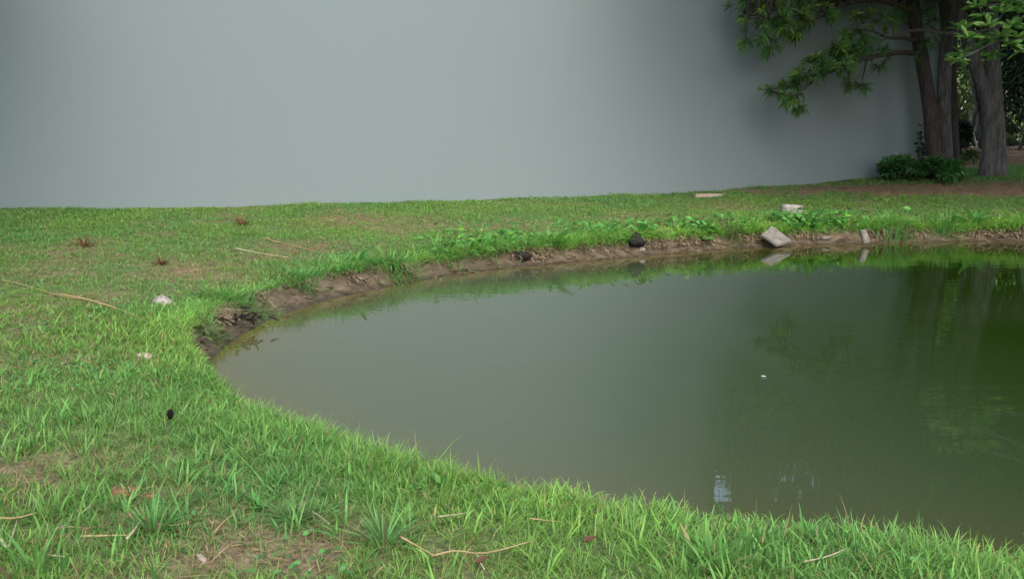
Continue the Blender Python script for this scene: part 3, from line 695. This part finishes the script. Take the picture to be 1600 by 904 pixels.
# leafy broad-leaved tree whose boughs come in from the right; every leaf a part
def leaf_mesh(name, L_, W_, shape, col, mat, cup=.10, bend=.25):
    rows = 5; V = []; F = []
    for i in range(rows):
        u = i / (rows - 1); wv_ = W_ * shape(u) * .5; zz = -bend * L_ * u * u
        V += [(-wv_, u * L_, zz + cup * W_), (0, u * L_, zz), (wv_, u * L_, zz + cup * W_)]
    for i in range(rows - 1):
        a = i * 3
        F += [(a, a + 1, a + 4), (a, a + 4, a + 3), (a + 1, a + 2, a + 5), (a + 1, a + 5, a + 4)]
    g_ = Geo(); g_.add(V, F, col); return g_.mesh(name, mat)
obov = lambda u: (0.10 + 1.7 * u ** 1.1 * (1.08 - u) ** .45) if u < 1 else .12
lance = lambda u: max(0.05, 2.2 * (u + .03) ** .6 * (1 - u) ** .75)
ML = [leaf_mesh('leaf', .26, .115, obov, c_, M_LEAF) for c_ in [(.13, .28, .06), (.17, .34, .08), (.10, .22, .055), (.20, .36, .09)]]
def aim(d, roll=0.0):
    q = Vector(d).to_track_quat('Y', 'Z'); return (q.to_matrix() @ Matrix.Rotation(roll, 3, 'Y')).to_euler()
bm0 = np.array([13.9, 18.6, 0]); bm0[2] = ground_z(bm0)
mag = empty('magnolia_tree', bm0, 'broad-leaved tree whose pale green leafy boughs hang in from the right edge', 'tree')
g_ = Geo(); PM = smooth_path([bm0 - [0, 0, .1], bm0 + [-.1, 0, 2], bm0 + [-.3, .1, 4], bm0 + [-.9, 0, 9.5]], 20); tube(g_, PM, np.linspace(.24, .10, 20), 12, rough=.04, flute=.05); part_done(g_, 'trunk', M_BARK, mag)
whorls = [(1524, 12), (1545, 4), (1562, 14), (1580, 6), (1592, 22), (1578, 42), (1600, 48), (1566, 22), (1503, 48), (1512, 60), (1545, 42), (1562, 58), (1532, 56), (1576, 70), (1503, 86), (1498, 96), (1592, 82), (1550, 66), (1606, 20), (1540, 75), (1612, 70), (1590, 60), (1535, 24), (1555, 86)]
tw = Geo(); HB = []
for pl in ([(1680, -10), (1640, 10), (1590, 30), (1545, 45), (1508, 58)], [(1680, 60), (1640, 55), (1600, 62), (1560, 65), (1505, 90)], [(1690, -30), (1630, -15), (1580, 4), (1530, 10)]):
    P = pxpath(pl, [18.5, 18.3, 18.1, 17.9, 17.8], 14) if len(pl) == 5 else pxpath(pl, 18.2, 14)
    k = PM[np.argmin(np.linalg.norm(PM - P[0], axis=1))]
    P = np.vstack([k, P]); tube(tw, P, np.linspace(.05, .012, len(P)), 6); HB.append(P)
HB = np.concatenate(HB)
for a, b in whorls:
    c0 = at_y(a, b, 18.0 + random.uniform(-.4, .4)); k = HB[np.argmin(np.linalg.norm(HB - c0, axis=1))]
    ax = (c0 - k) / (np.linalg.norm(c0 - k) + .05); tube(tw, [k, c0], [.012, .007], 4)
    for j in range(12):
        an = j * 2.4 + random.random(); tl_ = random.uniform(.55, 1.25)
        d = np.array([math.cos(an) * math.sin(tl_), math.sin(an) * math.sin(tl_) * .8, math.cos(tl_)]) + ax * .5 + np.array([0, -.2, -.25])
        s_ = random.uniform(.75, 1.2)
        link('leaf', random.choice(ML), mag, Vector(c0) - mag.location, aim(d, random.uniform(-1.1, 1.1)), (s_, s_, s_))
part_done(tw, 'branches', M_BARK, mag)
cr = Geo(); n = 30000; hubs_ = ellipsoid((10.6, 17.6, 9.6), (6.9, 5.0, 2.5), 230); cen = hubs_[rng.integers(0, 230, n)] + rng.normal(0, .5, (n, 3)) * np.array([1, 1, .6])  # crown out of view, spread wide and dense to shade the wall
leaves(cr, cen, unit(n), unit(n, .1), rng.uniform(.34, .52, n), rng.uniform(.19, .28, n), np.array([.08, .16, .04]) * rng.uniform(.5, 1.5, (n, 1)))
part_done(cr, 'crown', M_LEAF, mag)

# ---------------------------------------------------------------- shrubs and the wood behind
def shrub(name, label, cat, px_, py_, dep, rx, ry, rz, n, size, col, lift=0.0, hollow=.6, group=None, stems=5, mat=None):
    b = at_y(px_, py_, dep); b[2] = ground_z(b)
    o = empty(name, b, label, cat, group); cr, st = Geo(), Geo()
    c0 = np.array([b[0], b[1], b[2] + lift + rz])
    nb_ = max(8, n // 160); cb = c0 + unit(nb_) * np.array([rx, ry, rz]) * (hollow + (1 - hollow) * rng.random((nb_, 1))) * .82
    who = rng.integers(0, nb_, n); br = .38 * np.array([rx, ry, rz])
    d = unit(n); pos = cb[who] + d * np.minimum(br, .9) * rng.random((n, 1)) ** .5
    pos[:, 2] = np.maximum(pos[:, 2], b[2] + .03)
    tone = rng.uniform(.55, 1.4, nb_)[who][:, None]
    dr = d + (pos - c0) / np.array([rx, ry, rz]) * .8 + rng.normal(0, .4, (n, 3)); nv = unit(n, 0) + np.array([0, 0, .7])
    leaves(cr, pos, dr, nv, rng.uniform(.7, 1.3, n) * size, rng.uniform(.35, .6, n) * size, np.array(col) * tone * rng.uniform(.7, 1.3, (n, 1)))
    for k in range(stems):
        e = cb[rng.integers(0, nb_)]; s0 = b + np.array([rng.uniform(-.2, .2) * rx, rng.uniform(-.2, .2) * ry, -.05])
        r_ = .012 + .012 * (rz + lift); tube(st, smooth_path([s0, (s0 + e) / 2 + np.array([rng.normal(0, .1), 0, .1]), e], 7), np.linspace(r_, r_ * .35, 7), 6)
    part_done(cr, 'crown' if lift > .5 else 'foliage', mat or M_SHRUB, o); part_done(st, 'stems', M_BARK, o); return o
shrub('shrub', 'low dark green shrub at the foot of the wall, left of the leaning trunk', 'shrub', 1408, 275, 23.4, .55, .45, .27, 900, .15, (.05, .14, .038), group='dark shrubs at the foot of the pines')
shrub('shrub', 'rounded dark green shrub hiding the feet of the leaning and slender pines', 'shrub', 1465, 272, 23.0, .60, .45, .31, 1050, .15, (.055, .15, .04), group='dark shrubs at the foot of the pines')
shrub('climbing_sapling', 'thin leafy sapling hugging the left side of the leaning trunk', 'sapling', 1438, 265, 23.9, .12, .12, .75, 130, .12, (.03, .07, .025), stems=2)
shrub('shrub', 'small yellow green shrub on the pine straw left of the twin-stemmed pine', 'shrub', 1522, 262, 26.5, .35, .3, .2, 400, .10, (.10, .17, .05))
wood = [('evergreen_tree', 'dark evergreen filling the gap to the right of the twin-stemmed pine', 1600, 262, 29.5, 2.0, 1.6, 3.6, 5200, .22, (.02, .045, .016), .1),
        ('evergreen_tree', 'dark evergreen at the right edge leaning over the path of pine straw', 1650, 268, 26.5, 1.8, 1.6, 4.0, 5000, .2, (.022, .05, .018), .15),
        ('evergreen_tree', 'dark evergreen crown high between the slender pine and the twin stems', 1520, 258, 31.0, 2.2, 1.8, 2.6, 3600, .22, (.018, .04, .015), 3.2),
        ('evergreen_tree', 'tall dark evergreen behind the end of the wall', 1440, 258, 34.0, 2.2, 1.8, 3.6, 3000, .24, (.02, .045, .016), 2.0)]
for nm, lb, a, b, dep, rx, ry, rz, n, sz, col, lift in wood: shrub(nm, lb, 'tree', a, b, dep, rx, ry, rz, n, sz, col, lift, .35, 'dark evergreens behind the pines', 7)
shrub('leafy_bush', 'light green sunlit bush seen between the slender pine and the twin stems', 'bush', 1514, 255, 39.0, 1.9, 1.4, 2.7, 4600, .2, (.16, .26, .085), .2, .5)
shrub('leafy_bush', 'light green bush glimpsed to the right of the twin stems', 'bush', 1612, 258, 35.0, 1.8, 1.2, 1.6, 2400, .18, (.16, .27, .08), .2, .5)
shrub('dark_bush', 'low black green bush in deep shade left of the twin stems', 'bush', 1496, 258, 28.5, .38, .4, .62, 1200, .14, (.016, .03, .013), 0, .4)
shrub('evergreen_tree', 'large unseen evergreen added to shade the left end of the wall', 'tree', -330, 330, 13.0, 3.7, 2.2, 2.8, 14000, .3, (.025, .055, .02), 4.3, .3, stems=7)  # out-of-view tree added to darken the wall's left end
for a, b, h_, lb in [(-10.2, 8.6, 4.6, 'large unseen evergreen added for shade on the left lawn level with the tip of the pond'), (-9.0, 4.6, 4.4, 'unseen evergreen added for shade on the left lawn nearest the front')]:  # two more out-of-view trees added to block light from the left
    q = proj(np.array([a, b, 1.0])); shrub('evergreen_tree', lb, 'tree', float(q[0]), 330, b, 2.9, 2.7, h_, 9000, .3, (.025, .055, .02), .8, .3, 'unseen evergreens added for shade on the left lawn', 7)
for a, b, h_, lb in [(16.5, 9.5, 4.6, 'unseen evergreen added for shade on the right bank opposite the middle of the pond'), (17.5, 15.0, 5.2, 'tallest unseen evergreen added for shade on the right bank behind the magnolia'), (19.0, 20.5, 5.0, 'unseen evergreen added for shade farthest back on the right bank'), (16.0, 4.5, 4.4, 'unseen evergreen added for shade on the right bank nearest the front')]:  # out-of-view row of trees added to shade the wall's right end
    q = proj(np.array([a, b, 1.0])); shrub('evergreen_tree', lb, 'tree', float(q[0]), 300, b, 3.3, 3.0, h_, 8000, .3, (.022, .05, .018), .8, .35, 'unseen evergreens added for shade on the right bank', 7)
G = Geo(); n = 42000; x = rng.uniform(10, 62, n); y = 44 + (x - 8) * -.15 + rng.uniform(0, 9, n); hgt = 10 + 8 * fbm(x * .2, y * .2, 131)
z = 1.3 + hgt * rng.random(n) ** .8
leaves(G, np.stack([x, y, z], 1), unit(n), unit(n, 0), rng.uniform(.5, .8, n), rng.uniform(.3, .5, n), np.array([.03, .065, .022]) * (0.5 + 1.1 * vn(x * .9, z * .9, 132)[:, None]))
G.build('distant_wood', M_SHRUB, kind='stuff', label='dense dark wood far behind the pines')

# ---------------------------------------------------------------- single things on the lawn and the bank
def rock(name, label, cat, px_, py_, sx, sy, sz, rot, mat, seed, boxy=.0, sink=.25, tilt=(0, 0), z=None, group=None, bev=.02):
    rs = np.random.default_rng(seed); bm = bmesh.new()
    if boxy:
        bmesh.ops.create_cube(bm, size=1); bmesh.ops.subdivide_edges(bm, edges=bm.edges[:], cuts=3, use_grid_fill=True)
        jit = .05
    else:
        bmesh.ops.create_icosphere(bm, subdivisions=3, radius=.5); jit = .03
    fr_ = rs.uniform(1.5, 3, 3); ph = rs.uniform(0, 6, 3)
    for v_ in bm.verts:
        c_ = v_.co
        k = 1 + .16 * math.sin(fr_[0] * 3 * c_.x + ph[0]) * math.cos(fr_[1] * 3 * c_.y + ph[1]) + .10 * math.sin(fr_[2] * 4 * c_.z + ph[2] + 2 * c_.x)
        v_.co = c_ * (k if not boxy else .5 + .5 * k) + Vector(rs.uniform(-jit, jit, 3) * (1 if not boxy else .35))
        if not boxy: v_.co.z = max(v_.co.z, -.36)
    bmesh.ops.scale(bm, vec=(sx, sy, sz), verts=bm.verts)
    me = bpy.data.meshes.new(name); bm.to_mesh(me); bm.free(); me.materials.append(mat)
    for p_ in me.polygons: p_.use_smooth = True
    g0 = ground_at(px_, py_)
    o = link(name, me, None, (g0[0], g0[1], (g0[2] if z is None else z) + sz * (.5 - sink)), (tilt[0], tilt[1], rot)); return tag(o, label, cat, group)
rock('stone', 'pale grey rounded stone lying in the lawn near the left bank', 'stone', 254, 474, .21, .13, .12, -.6, M_STONE, 1, 0, .38)
rock('stone', 'small flat tan stone half sunk in the grass left of the pond tip', 'stone', 226, 562, .12, .08, .06, -.4, M_PINK, 2)
rock('stone_slab', 'flat pinkish tan slab lying far up the lawn before the wall', 'slab', 1106, 308, .62, .35, .10, -.06, M_PINK, 3, 1, .3)
rock('stone_block', 'whitish oblong block on the grass above the leaning slab', 'block', 1237, 332, .38, .22, .17, -.15, M_STONE, 4, 1, .15, tilt=(0, .06))
rock('black_rock', 'round black rock sitting on the far mud bank under bright leaves', 'rock', 992, 386, .30, .26, .24, .4, M_BLACK, 5, 0, .2)
rock('stone', 'small pale stone on the mud just below the black rock', 'stone', 1003, 392, .13, .10, .08, .2, M_CONC, 6)
rock('stone', 'thin flat brown stone set in the mud right of the leaning slab', 'stone', 1288, 374, .26, .16, .06, .1, M_CONC, 7)
q4 = [Vector(at_y(a, b, d)) for a, b, d in [(1189, 366, 15.32), (1207, 352, 15.62), (1238, 376, 15.30), (1214, 383, 15.02)]]
nq = (q4[1] - q4[0]).cross(q4[3] - q4[0]).normalized(); nq = nq if nq.z < 0 else -nq
bm = bmesh.new(); vt = [bm.verts.new(q) for q in q4]; vb = [bm.verts.new(q + nq * .045) for q in q4]
bm.faces.new(vt); bm.faces.new(vb[::-1])
for k in range(4): bm.faces.new([vt[k], vt[(k + 1) % 4], vb[(k + 1) % 4], vb[k]])
bmesh.ops.recalc_face_normals(bm, faces=bm.faces[:]); bmesh.ops.bevel(bm, geom=bm.edges[:], offset=.012, segments=2, affect='EDGES')
bmesh.ops.translate(bm, vec=-q4[0], verts=bm.verts)
me = bpy.data.meshes.new('concrete_slab'); bm.to_mesh(me); bm.free(); me.materials.append(M_CONC)
tag(link('concrete_slab', me, None, q4[0]), 'broken concrete slab leaning from the bank down into the water', 'slab')
p = at_z(1354, 374, .12)
o = link('broken_post', box_mesh('broken_post', .11, .09, .25, M_CONC, .015), None, (p[0], p[1] + .10, .16), (R(-14), R(-14), R(10))); tag(o, 'short whitish broken post standing in the water at the far bank', 'post')
rock('clay_shard', 'flat reddish clay shard in the near lawn', 'shard', 196, 774, .115, .06, .03, .1, M_CLAY, 8, 1, .3)
rock('clay_shard', 'small reddish clay crumb right of the larger flat shard', 'shard', 238, 780, .05, .035, .03, .3, M_CLAY, 9, 1, .3)
rock('wood_chip', 'pale wood chip lying in the bare soil at the bottom left', 'chip', 316, 876, .07, .018, .014, -.9, M_PINK, 10, 1, .2)
def pinecone(px_, py_):
    g0 = ground_at(px_, py_); g_ = Geo()
    cv = []
    for k in range(46):
        u = k / 46; a = k * 2.4; r_ = .019 * math.sin(math.pi * (0.12 + .8 * u)); zz = .006 + u * .052
        d = np.array([math.cos(a), math.sin(a), .35]); s_ = np.array([-math.sin(a), math.cos(a), 0]); c0 = np.array([math.cos(a) * r_, math.sin(a) * r_, zz])
        g_.add([c0 - d * .006 - s_ * .005, c0 - d * .006 + s_ * .005, c0 + d * .006 + s_ * .003, c0 + d * .006 - s_ * .003], [[0, 1, 2], [0, 2, 3]])
    tube(g_, [(0, 0, 0), (0, 0, .03), (0, 0, .058)], [.012, .017, .004], 8)
    o = g_.build('pine_cone', M_CONE); o.location = g0 + [0, 0, .045]; o.scale = (.9, .9, .9); o.rotation_euler = (R(15), R(10), 0); tag(o, 'small black pine cone standing in the lawn left of the pond', 'pine cone')
pinecone(267, 668)

# driftwood and root tangles on the bank
def tangle(name, label, cat, px_, py_, z, n, ln, rad, spread, mat, flat=.4, seed=0, col=(1, 1, 1)):
    rs = np.random.default_rng(seed); p = at_z(px_, py_, z); g_ = Geo()
    for k in range(n):
        a = rs.uniform(0, 6.28); d = np.array([math.cos(a), math.sin(a), rs.normal(0, flat)]); c0 = p + rs.normal(0, 1, 3) * np.array(spread)
        l = ln * rs.uniform(.5, 1.2); tube(g_, smooth_path([c0 - d * l / 2, c0 + rs.normal(0, .12, 3) * l, c0 + d * l / 2], 6), rad * np.array([.6, 1, 1.1, .9, .7, .3]) * rs.uniform(.5, 1.3), 6, col, rough=.12)
    return g_.build(name, mat, origin=p, label=label, cat=cat)
tangle('driftwood', 'grey driftwood tangle wedged in the mud right of the drooping tuft', 'driftwood', 800, 398, .13, 14, .42, .022, (.16, .06, .035), M_WOOD, .15, 1)
rock('dark_hollow_lump', 'black stump under the driftwood tangle', 'lump', 815, 404, .26, .2, .16, .2, M_BLACK, 21, 0, .3)  # black lump gives the hollow under the driftwood its shade
tangle('root_clump', 'exposed root clump coloured black for the dark hollow in the bank at the pond tip', 'roots', 384, 496, .12, 26, .13, .010, (.11, .06, .03), M_CONE, .25, 2)  # the hollow's darkness is put into the black root colour
tangle('root_clump', 'brown roots hanging beside the broken whitish post', 'roots', 1336, 362, .16, 12, .2, .010, (.06, .04, .05), M_WOOD, 1.2, 3)

# grass tufts one can single out
def tuft(label, px_, py_, n, ln, wd, spread, col, lean=(0.0, .9), droop=.9, bias=None, nseg=4, name='grass_tuft', mat=None, group=None, z=None):
    g0 = ground_at(px_, py_) if z is None else at_z(px_, py_, z); g_ = Geo()
    h = rng.uniform(0, 6.28, n); r_ = np.abs(rng.normal(0, spread, n))
    pos = np.stack([np.cos(h) * r_, np.sin(h) * r_ * .8, np.zeros(n)], 1)
    pos[:, 2] = height(pos[:, 0] + g0[0], pos[:, 1] + g0[1]) - g0[2]
    if bias is not None: h = np.where(rng.random(n) < .6, bias + rng.normal(0, .6, n), h)
    th0 = rng.uniform(lean[0], lean[1], n)
    c_ = np.array(col) * rng.uniform(.65, 1.35, (n, 1)); k_ = rng.random((n, 1)) < .1; c_ = np.where(k_, np.array([.30, .25, .12]) * rng.uniform(.6, 1.1, (n, 1)), c_)
    blades(g_, pos, h, rng.uniform(.55, 1.15, n) * ln, rng.uniform(.7, 1.3, n) * wd, th0, th0 + rng.uniform(.2, 1, n) * droop, c_, nseg)
    o = g_.build(name, mat or M_GRASS); o.location = g0; tag(o, label, 'grass tuft', group); return o
GB, GD, GL = (.16, .37, .085), (.125, .33, .085), (.14, .30, .09)
tuft('big soft bright green tuft on the left bank above the dark roots', 362, 470, 700, .24, .007, .28, GB, (.4, 1.4), 1.3, bias=-.9)
tuft('bright tuft at the pond tip drooping over the bare mud', 312, 510, 420, .19, .007, .17, GB, (.3, 1.3), 1.2, bias=-.6)
tuft('small dark green tuft on the bank right of the big soft tuft', 468, 438, 300, .20, .009, .17, GD, (.3, 1.3), 1.2, bias=-1.2)
tuft('wide feathery tuft drooping down the bank above bare mud', 612, 414, 520, .28, .010, .26, GB, (.4, 1.4), 1.3, bias=-1.4)
tuft('feathery tuft on the lip beside the wide drooping tuft, to its right', 690, 400, 380, .25, .011, .26, GB, (.3, 1.3), 1.2, bias=-1.4)
tuft('spiky tuft in the foreground with straw stalks around its foot', 240, 838, 80, .17, .009, .03, (.12, .28, .075), (0.0, 1.4), 1.1)
tuft('fine bushy tuft in the foreground right of the straw stalks', 460, 818, 110, .15, .0055, .05, GL, (0, 1.2), 1.1)
tuft('tall tuft in the middle foreground below the near edge', 600, 850, 90, .17, .007, .06, GL, (0, 1.2), 1.0)
tuft('leaning broad-bladed tuft at the bottom left corner', 55, 900, 18, .17, .012, .06, (.12, .29, .07), (.1, .9), .7)
tuft('sparse tuft of tall stems on the near edge by the dark reflection', 1335, 848, 16, .16, .0042, .22, GL, (0, .5), .5)
tuft('long-bladed tuft at the bottom edge right of the middle', 1125, 892, 40, .17, .013, .09, (.09, .24, .05), (.2, 1.1), .9)
tuft('spiky green tuft on the far bank beside the broken post', 1395, 364, 260, .30, .016, .22, GD, bias=-1.5)
tuft('bright drooping tuft on the far bank near the right edge', 1475, 360, 260, .32, .017, .25, GB, bias=-1.6)
tuft('pale drooping tuft on the far bank left of the leaning slab', 1142, 372, 260, .26, .014, .14, (.17, .22, .09), bias=-1.4)
tuft('thick green tuft above the driftwood tangle', 745, 388, 330, .25, .012, .26, GB, (.3, 1.3), 1.2, bias=-1.5)
for lb, a, b, s_ in [('small rusty brown dead tuft standing in the far left lawn', 133, 386, .2), ('rusty dead tuft in the lawn below the wall, right of the first', 378, 352, .24), ('dark brown dead tuft left of the dry straw patch', 252, 414, .14)]:
    tuft(lb, a, b, 90, s_, .007, .05, (.15, .075, .035), (.1, 1.2), .8, name='dead_tuft', mat=M_STRAW)

# leafy weeds, each leaf a part
LW = [leaf_mesh('leaf', .20, .055, lance, c_, M_LEAF, .12, .35) for c_ in [(.105, .31, .06), (.085, .27, .055), (.14, .34, .07)]]
LO = [leaf_mesh('leaf', .13, .085, obov, c_, M_LEAF, .10, .3) for c_ in [(.105, .31, .06), (.085, .27, .06), (.15, .34, .07)]]
def weed(label, px_, py_, n, size, protos, up=(.3, 1.2), z=None):
    g0 = ground_at(px_, py_) if z is None else at_z(px_, py_, z); o = empty('broadleaf_weed', g0, label, 'weed', 'leafy weeds on the lawn and bank')
    for j in range(n):
        an = j * 2.4 + random.uniform(-.3, .3); t_ = random.uniform(*up); s_ = size * random.uniform(.7, 1.2)
        link('leaf', random.choice(protos), o, (math.cos(an) * .01, math.sin(an) * .01, .01), aim((math.cos(an) * math.sin(t_), math.sin(an) * math.sin(t_), math.cos(t_)), random.uniform(-.3, .3)), (s_, s_, s_))
weed('leafy weed with long pointed leaves between the leaning slab and the roots', 1262, 358, 15, 2.1, LW)
weed('weed with long pointed leaves on the bank above the driftwood', 862, 386, 14, 1.9, LW)
weed('big round-leaved weed on the bank left of the pale drooping tuft', 1102, 362, 13, 2.0, LO)
weed('round-leaved weed drooping on the mud below the big round-leaved one', 1098, 376, 10, 1.5, LO, (.6, 1.6))
weed('round-leaved weed directly behind the black rock', 1000, 368, 14, 1.8, LO)
weed('bright leafy weed on the bank left of the black rock', 945, 370, 14, 1.9, LO)
weed('yellow green weed on the bank just above the leaning slab', 1215, 348, 10, 1.6, LO)
weed('weed with long leaves on the far bank near the right edge', 1520, 356, 14, 2.2, LW)
weed('low weed on the left bank in front of the wide feathery tuft', 560, 414, 12, 1.3, LW)
weed('small weed with two pale upright leaves on the near edge', 688, 770, 4, .4, LO, (.1, .7))
weed('small weed with a pale paddle leaf left of the middle on the near edge', 748, 775, 4, .38, LO, (.1, .8))
weed('little leafy weed left of the fine bushy tuft', 410, 800, 7, .32, LW, (.4, 1.3))

# dead stalks
def stalk(label, pl, rad, col, lift=.03, name='dry_stalk'):
    rad = rad * .8; lift = lift * .7
    P = [ground_at(a, b) + np.array([0, 0, lift * random.uniform(.7, 1.4)]) for a, b in pl]; g_ = Geo()
    Q = smooth_path(P, 10); tube(g_, Q, rad * np.linspace(1, .55, 10), 5, col, rough=.12)
    g_.build(name, M_STRAW, origin=P[0], label=label, cat='stalk', group='dead stalks lying in the grass')
TN, TP, TB = (.42, .30, .16), (.52, .43, .30), (.24, .14, .085)
stalk('thick tan stalk poking in from the left edge', [(-20, 826), (20, 822), (58, 816)], .007, TN, .04)
stalk('pale bent stalk folded in a V at the left edge', [(-5, 838), (8, 866), (16, 862), (28, 822)], .0055, TP, .04)
stalk('long brown stalk curving across the bottom left', [(40, 860), (80, 854), (125, 840), (178, 828)], .0045, TB, .035)
stalk('thin pale stalk crossing above the long brown stalk', [(90, 848), (105, 832), (148, 804)], .003, TP, .05)
stalk('curved pale stalk lying left of the spiky tuft', [(128, 848), (165, 851), (205, 845)], .005, TN, .035)
stalk('short thick tan stalk propped at the foot of the spiky tuft', [(200, 860), (212, 845), (226, 820)], .007, TP, .05)
stalk('straight tan stalk lying right of the spiky tuft', [(242, 832), (275, 831), (300, 829)], .003, TN, .04)
stalk('short pale chip-like stalk at the bottom left', [(78, 882), (104, 881)], .004, TP, .03)
stalk('thin tan stalk left of the fine bushy tuft', [(335, 842), (350, 834), (368, 822)], .003, TN, .05)
stalk('leaning thin stalk right of the fine bushy tuft', [(488, 812), (502, 822), (516, 836)], .003, TP, .05)
stalk('tan stalk rising left along the bottom middle', [(626, 857), (650, 868), (678, 880)], .0055, TN, .045)
stalk('long tan stalk lying along the bottom middle', [(676, 880), (710, 880), (760, 878), (835, 865)], .005, TN, .045)
stalk('pale stalk lying just below the near edge in the middle', [(685, 824), (712, 817), (740, 811)], .005, TP, .05)
stalk('short orange tan stalk right of the middle', [(828, 829), (850, 831), (874, 835)], .004, TN, .05)
stalk('short pale stalk pointing down at the bottom edge', [(745, 876), (750, 890), (757, 908)], .005, TP, .04)
stalk('orange stalk standing up near the dark reflection', [(1190, 866), (1193, 850), (1197, 834)], .004, (.5, .28, .13), .06)
stalk('pale thin stalk at the bottom right', [(1255, 894), (1290, 886), (1322, 875)], .0045, TP, .05)
stalk('yellow stalk at the bottom edge by the pale thin one', [(1345, 882), (1356, 894), (1362, 906)], .0035, (.42, .36, .13), .05)
stalk('long tan reed stalk ending near the pale stone', [(85, 462), (130, 472), (180, 486), (225, 502), (266, 513)], .012, TN, .04, 'dry_reed')
stalk('thin reed stalk beside the long tan reed', [(0, 440), (40, 450), (90, 466), (150, 476)], .008, (.34, .30, .12), .04, 'dry_reed')
stalk('straight pale straw in the dry patch below the wall', [(366, 392), (405, 398), (450, 405)], .010, TP, .04)
stalk('short straw in the dry patch above the straight pale one', [(420, 378), (455, 386), (490, 396)], .009, TN, .04)
stalk('short tan straw at the far side of the dry patch', [(415, 375), (425, 379), (434, 383)], .010, TN, .04)

# fallen brown leaves and a floating petal
def dead_leaf(label, px_, py_, col, size):
    g0 = ground_at(px_, py_); o = link('dead_leaf', leaf_mesh('dead_leaf', size, size * .6, obov, col, M_STRAW, .25, .3), None, g0 + np.array([0, 0, .035]), (random.uniform(-.4, .5), random.uniform(-.4, .4), random.uniform(0, 6)))
    tag(o, label, 'leaf', 'dead leaves in the near grass')
dead_leaf('curled brown leaf in the grass below the near edge, right of the middle', 930, 856, (.10, .05, .03), .055)
dead_leaf('brown leaf by the bottom edge under the long tan stalk', 765, 890, (.11, .055, .035), .05)
dead_leaf('reddish brown leaf at the bottom right of the near grass', 1058, 880, (.15, .06, .03), .04)
dead_leaf('small reddish leaf near the pine cone', 330, 632, (.2, .09, .05), .05)
p = at_z(1197, 589, .004)
o = link('floating_petal', leaf_mesh('floating_petal', .045, .03, obov, (.8, .8, .78), M_STRAW, .2, .05), None, p, (0, 0, .6)); tag(o, 'tiny white petal floating on the open water', 'petal')

print('wall foot', [tuple(np.round(proj(np.array([*(WL + (WR - WL) * t), ground_z(WL + (WR - WL) * t)])), 1)) for t in (0, .28, .62, .9, 1)])
print('trunk foot', proj(np.array(b2)), 'tris', sum(len(o.data.polygons) for o in SC.objects if o.type == 'MESH'))
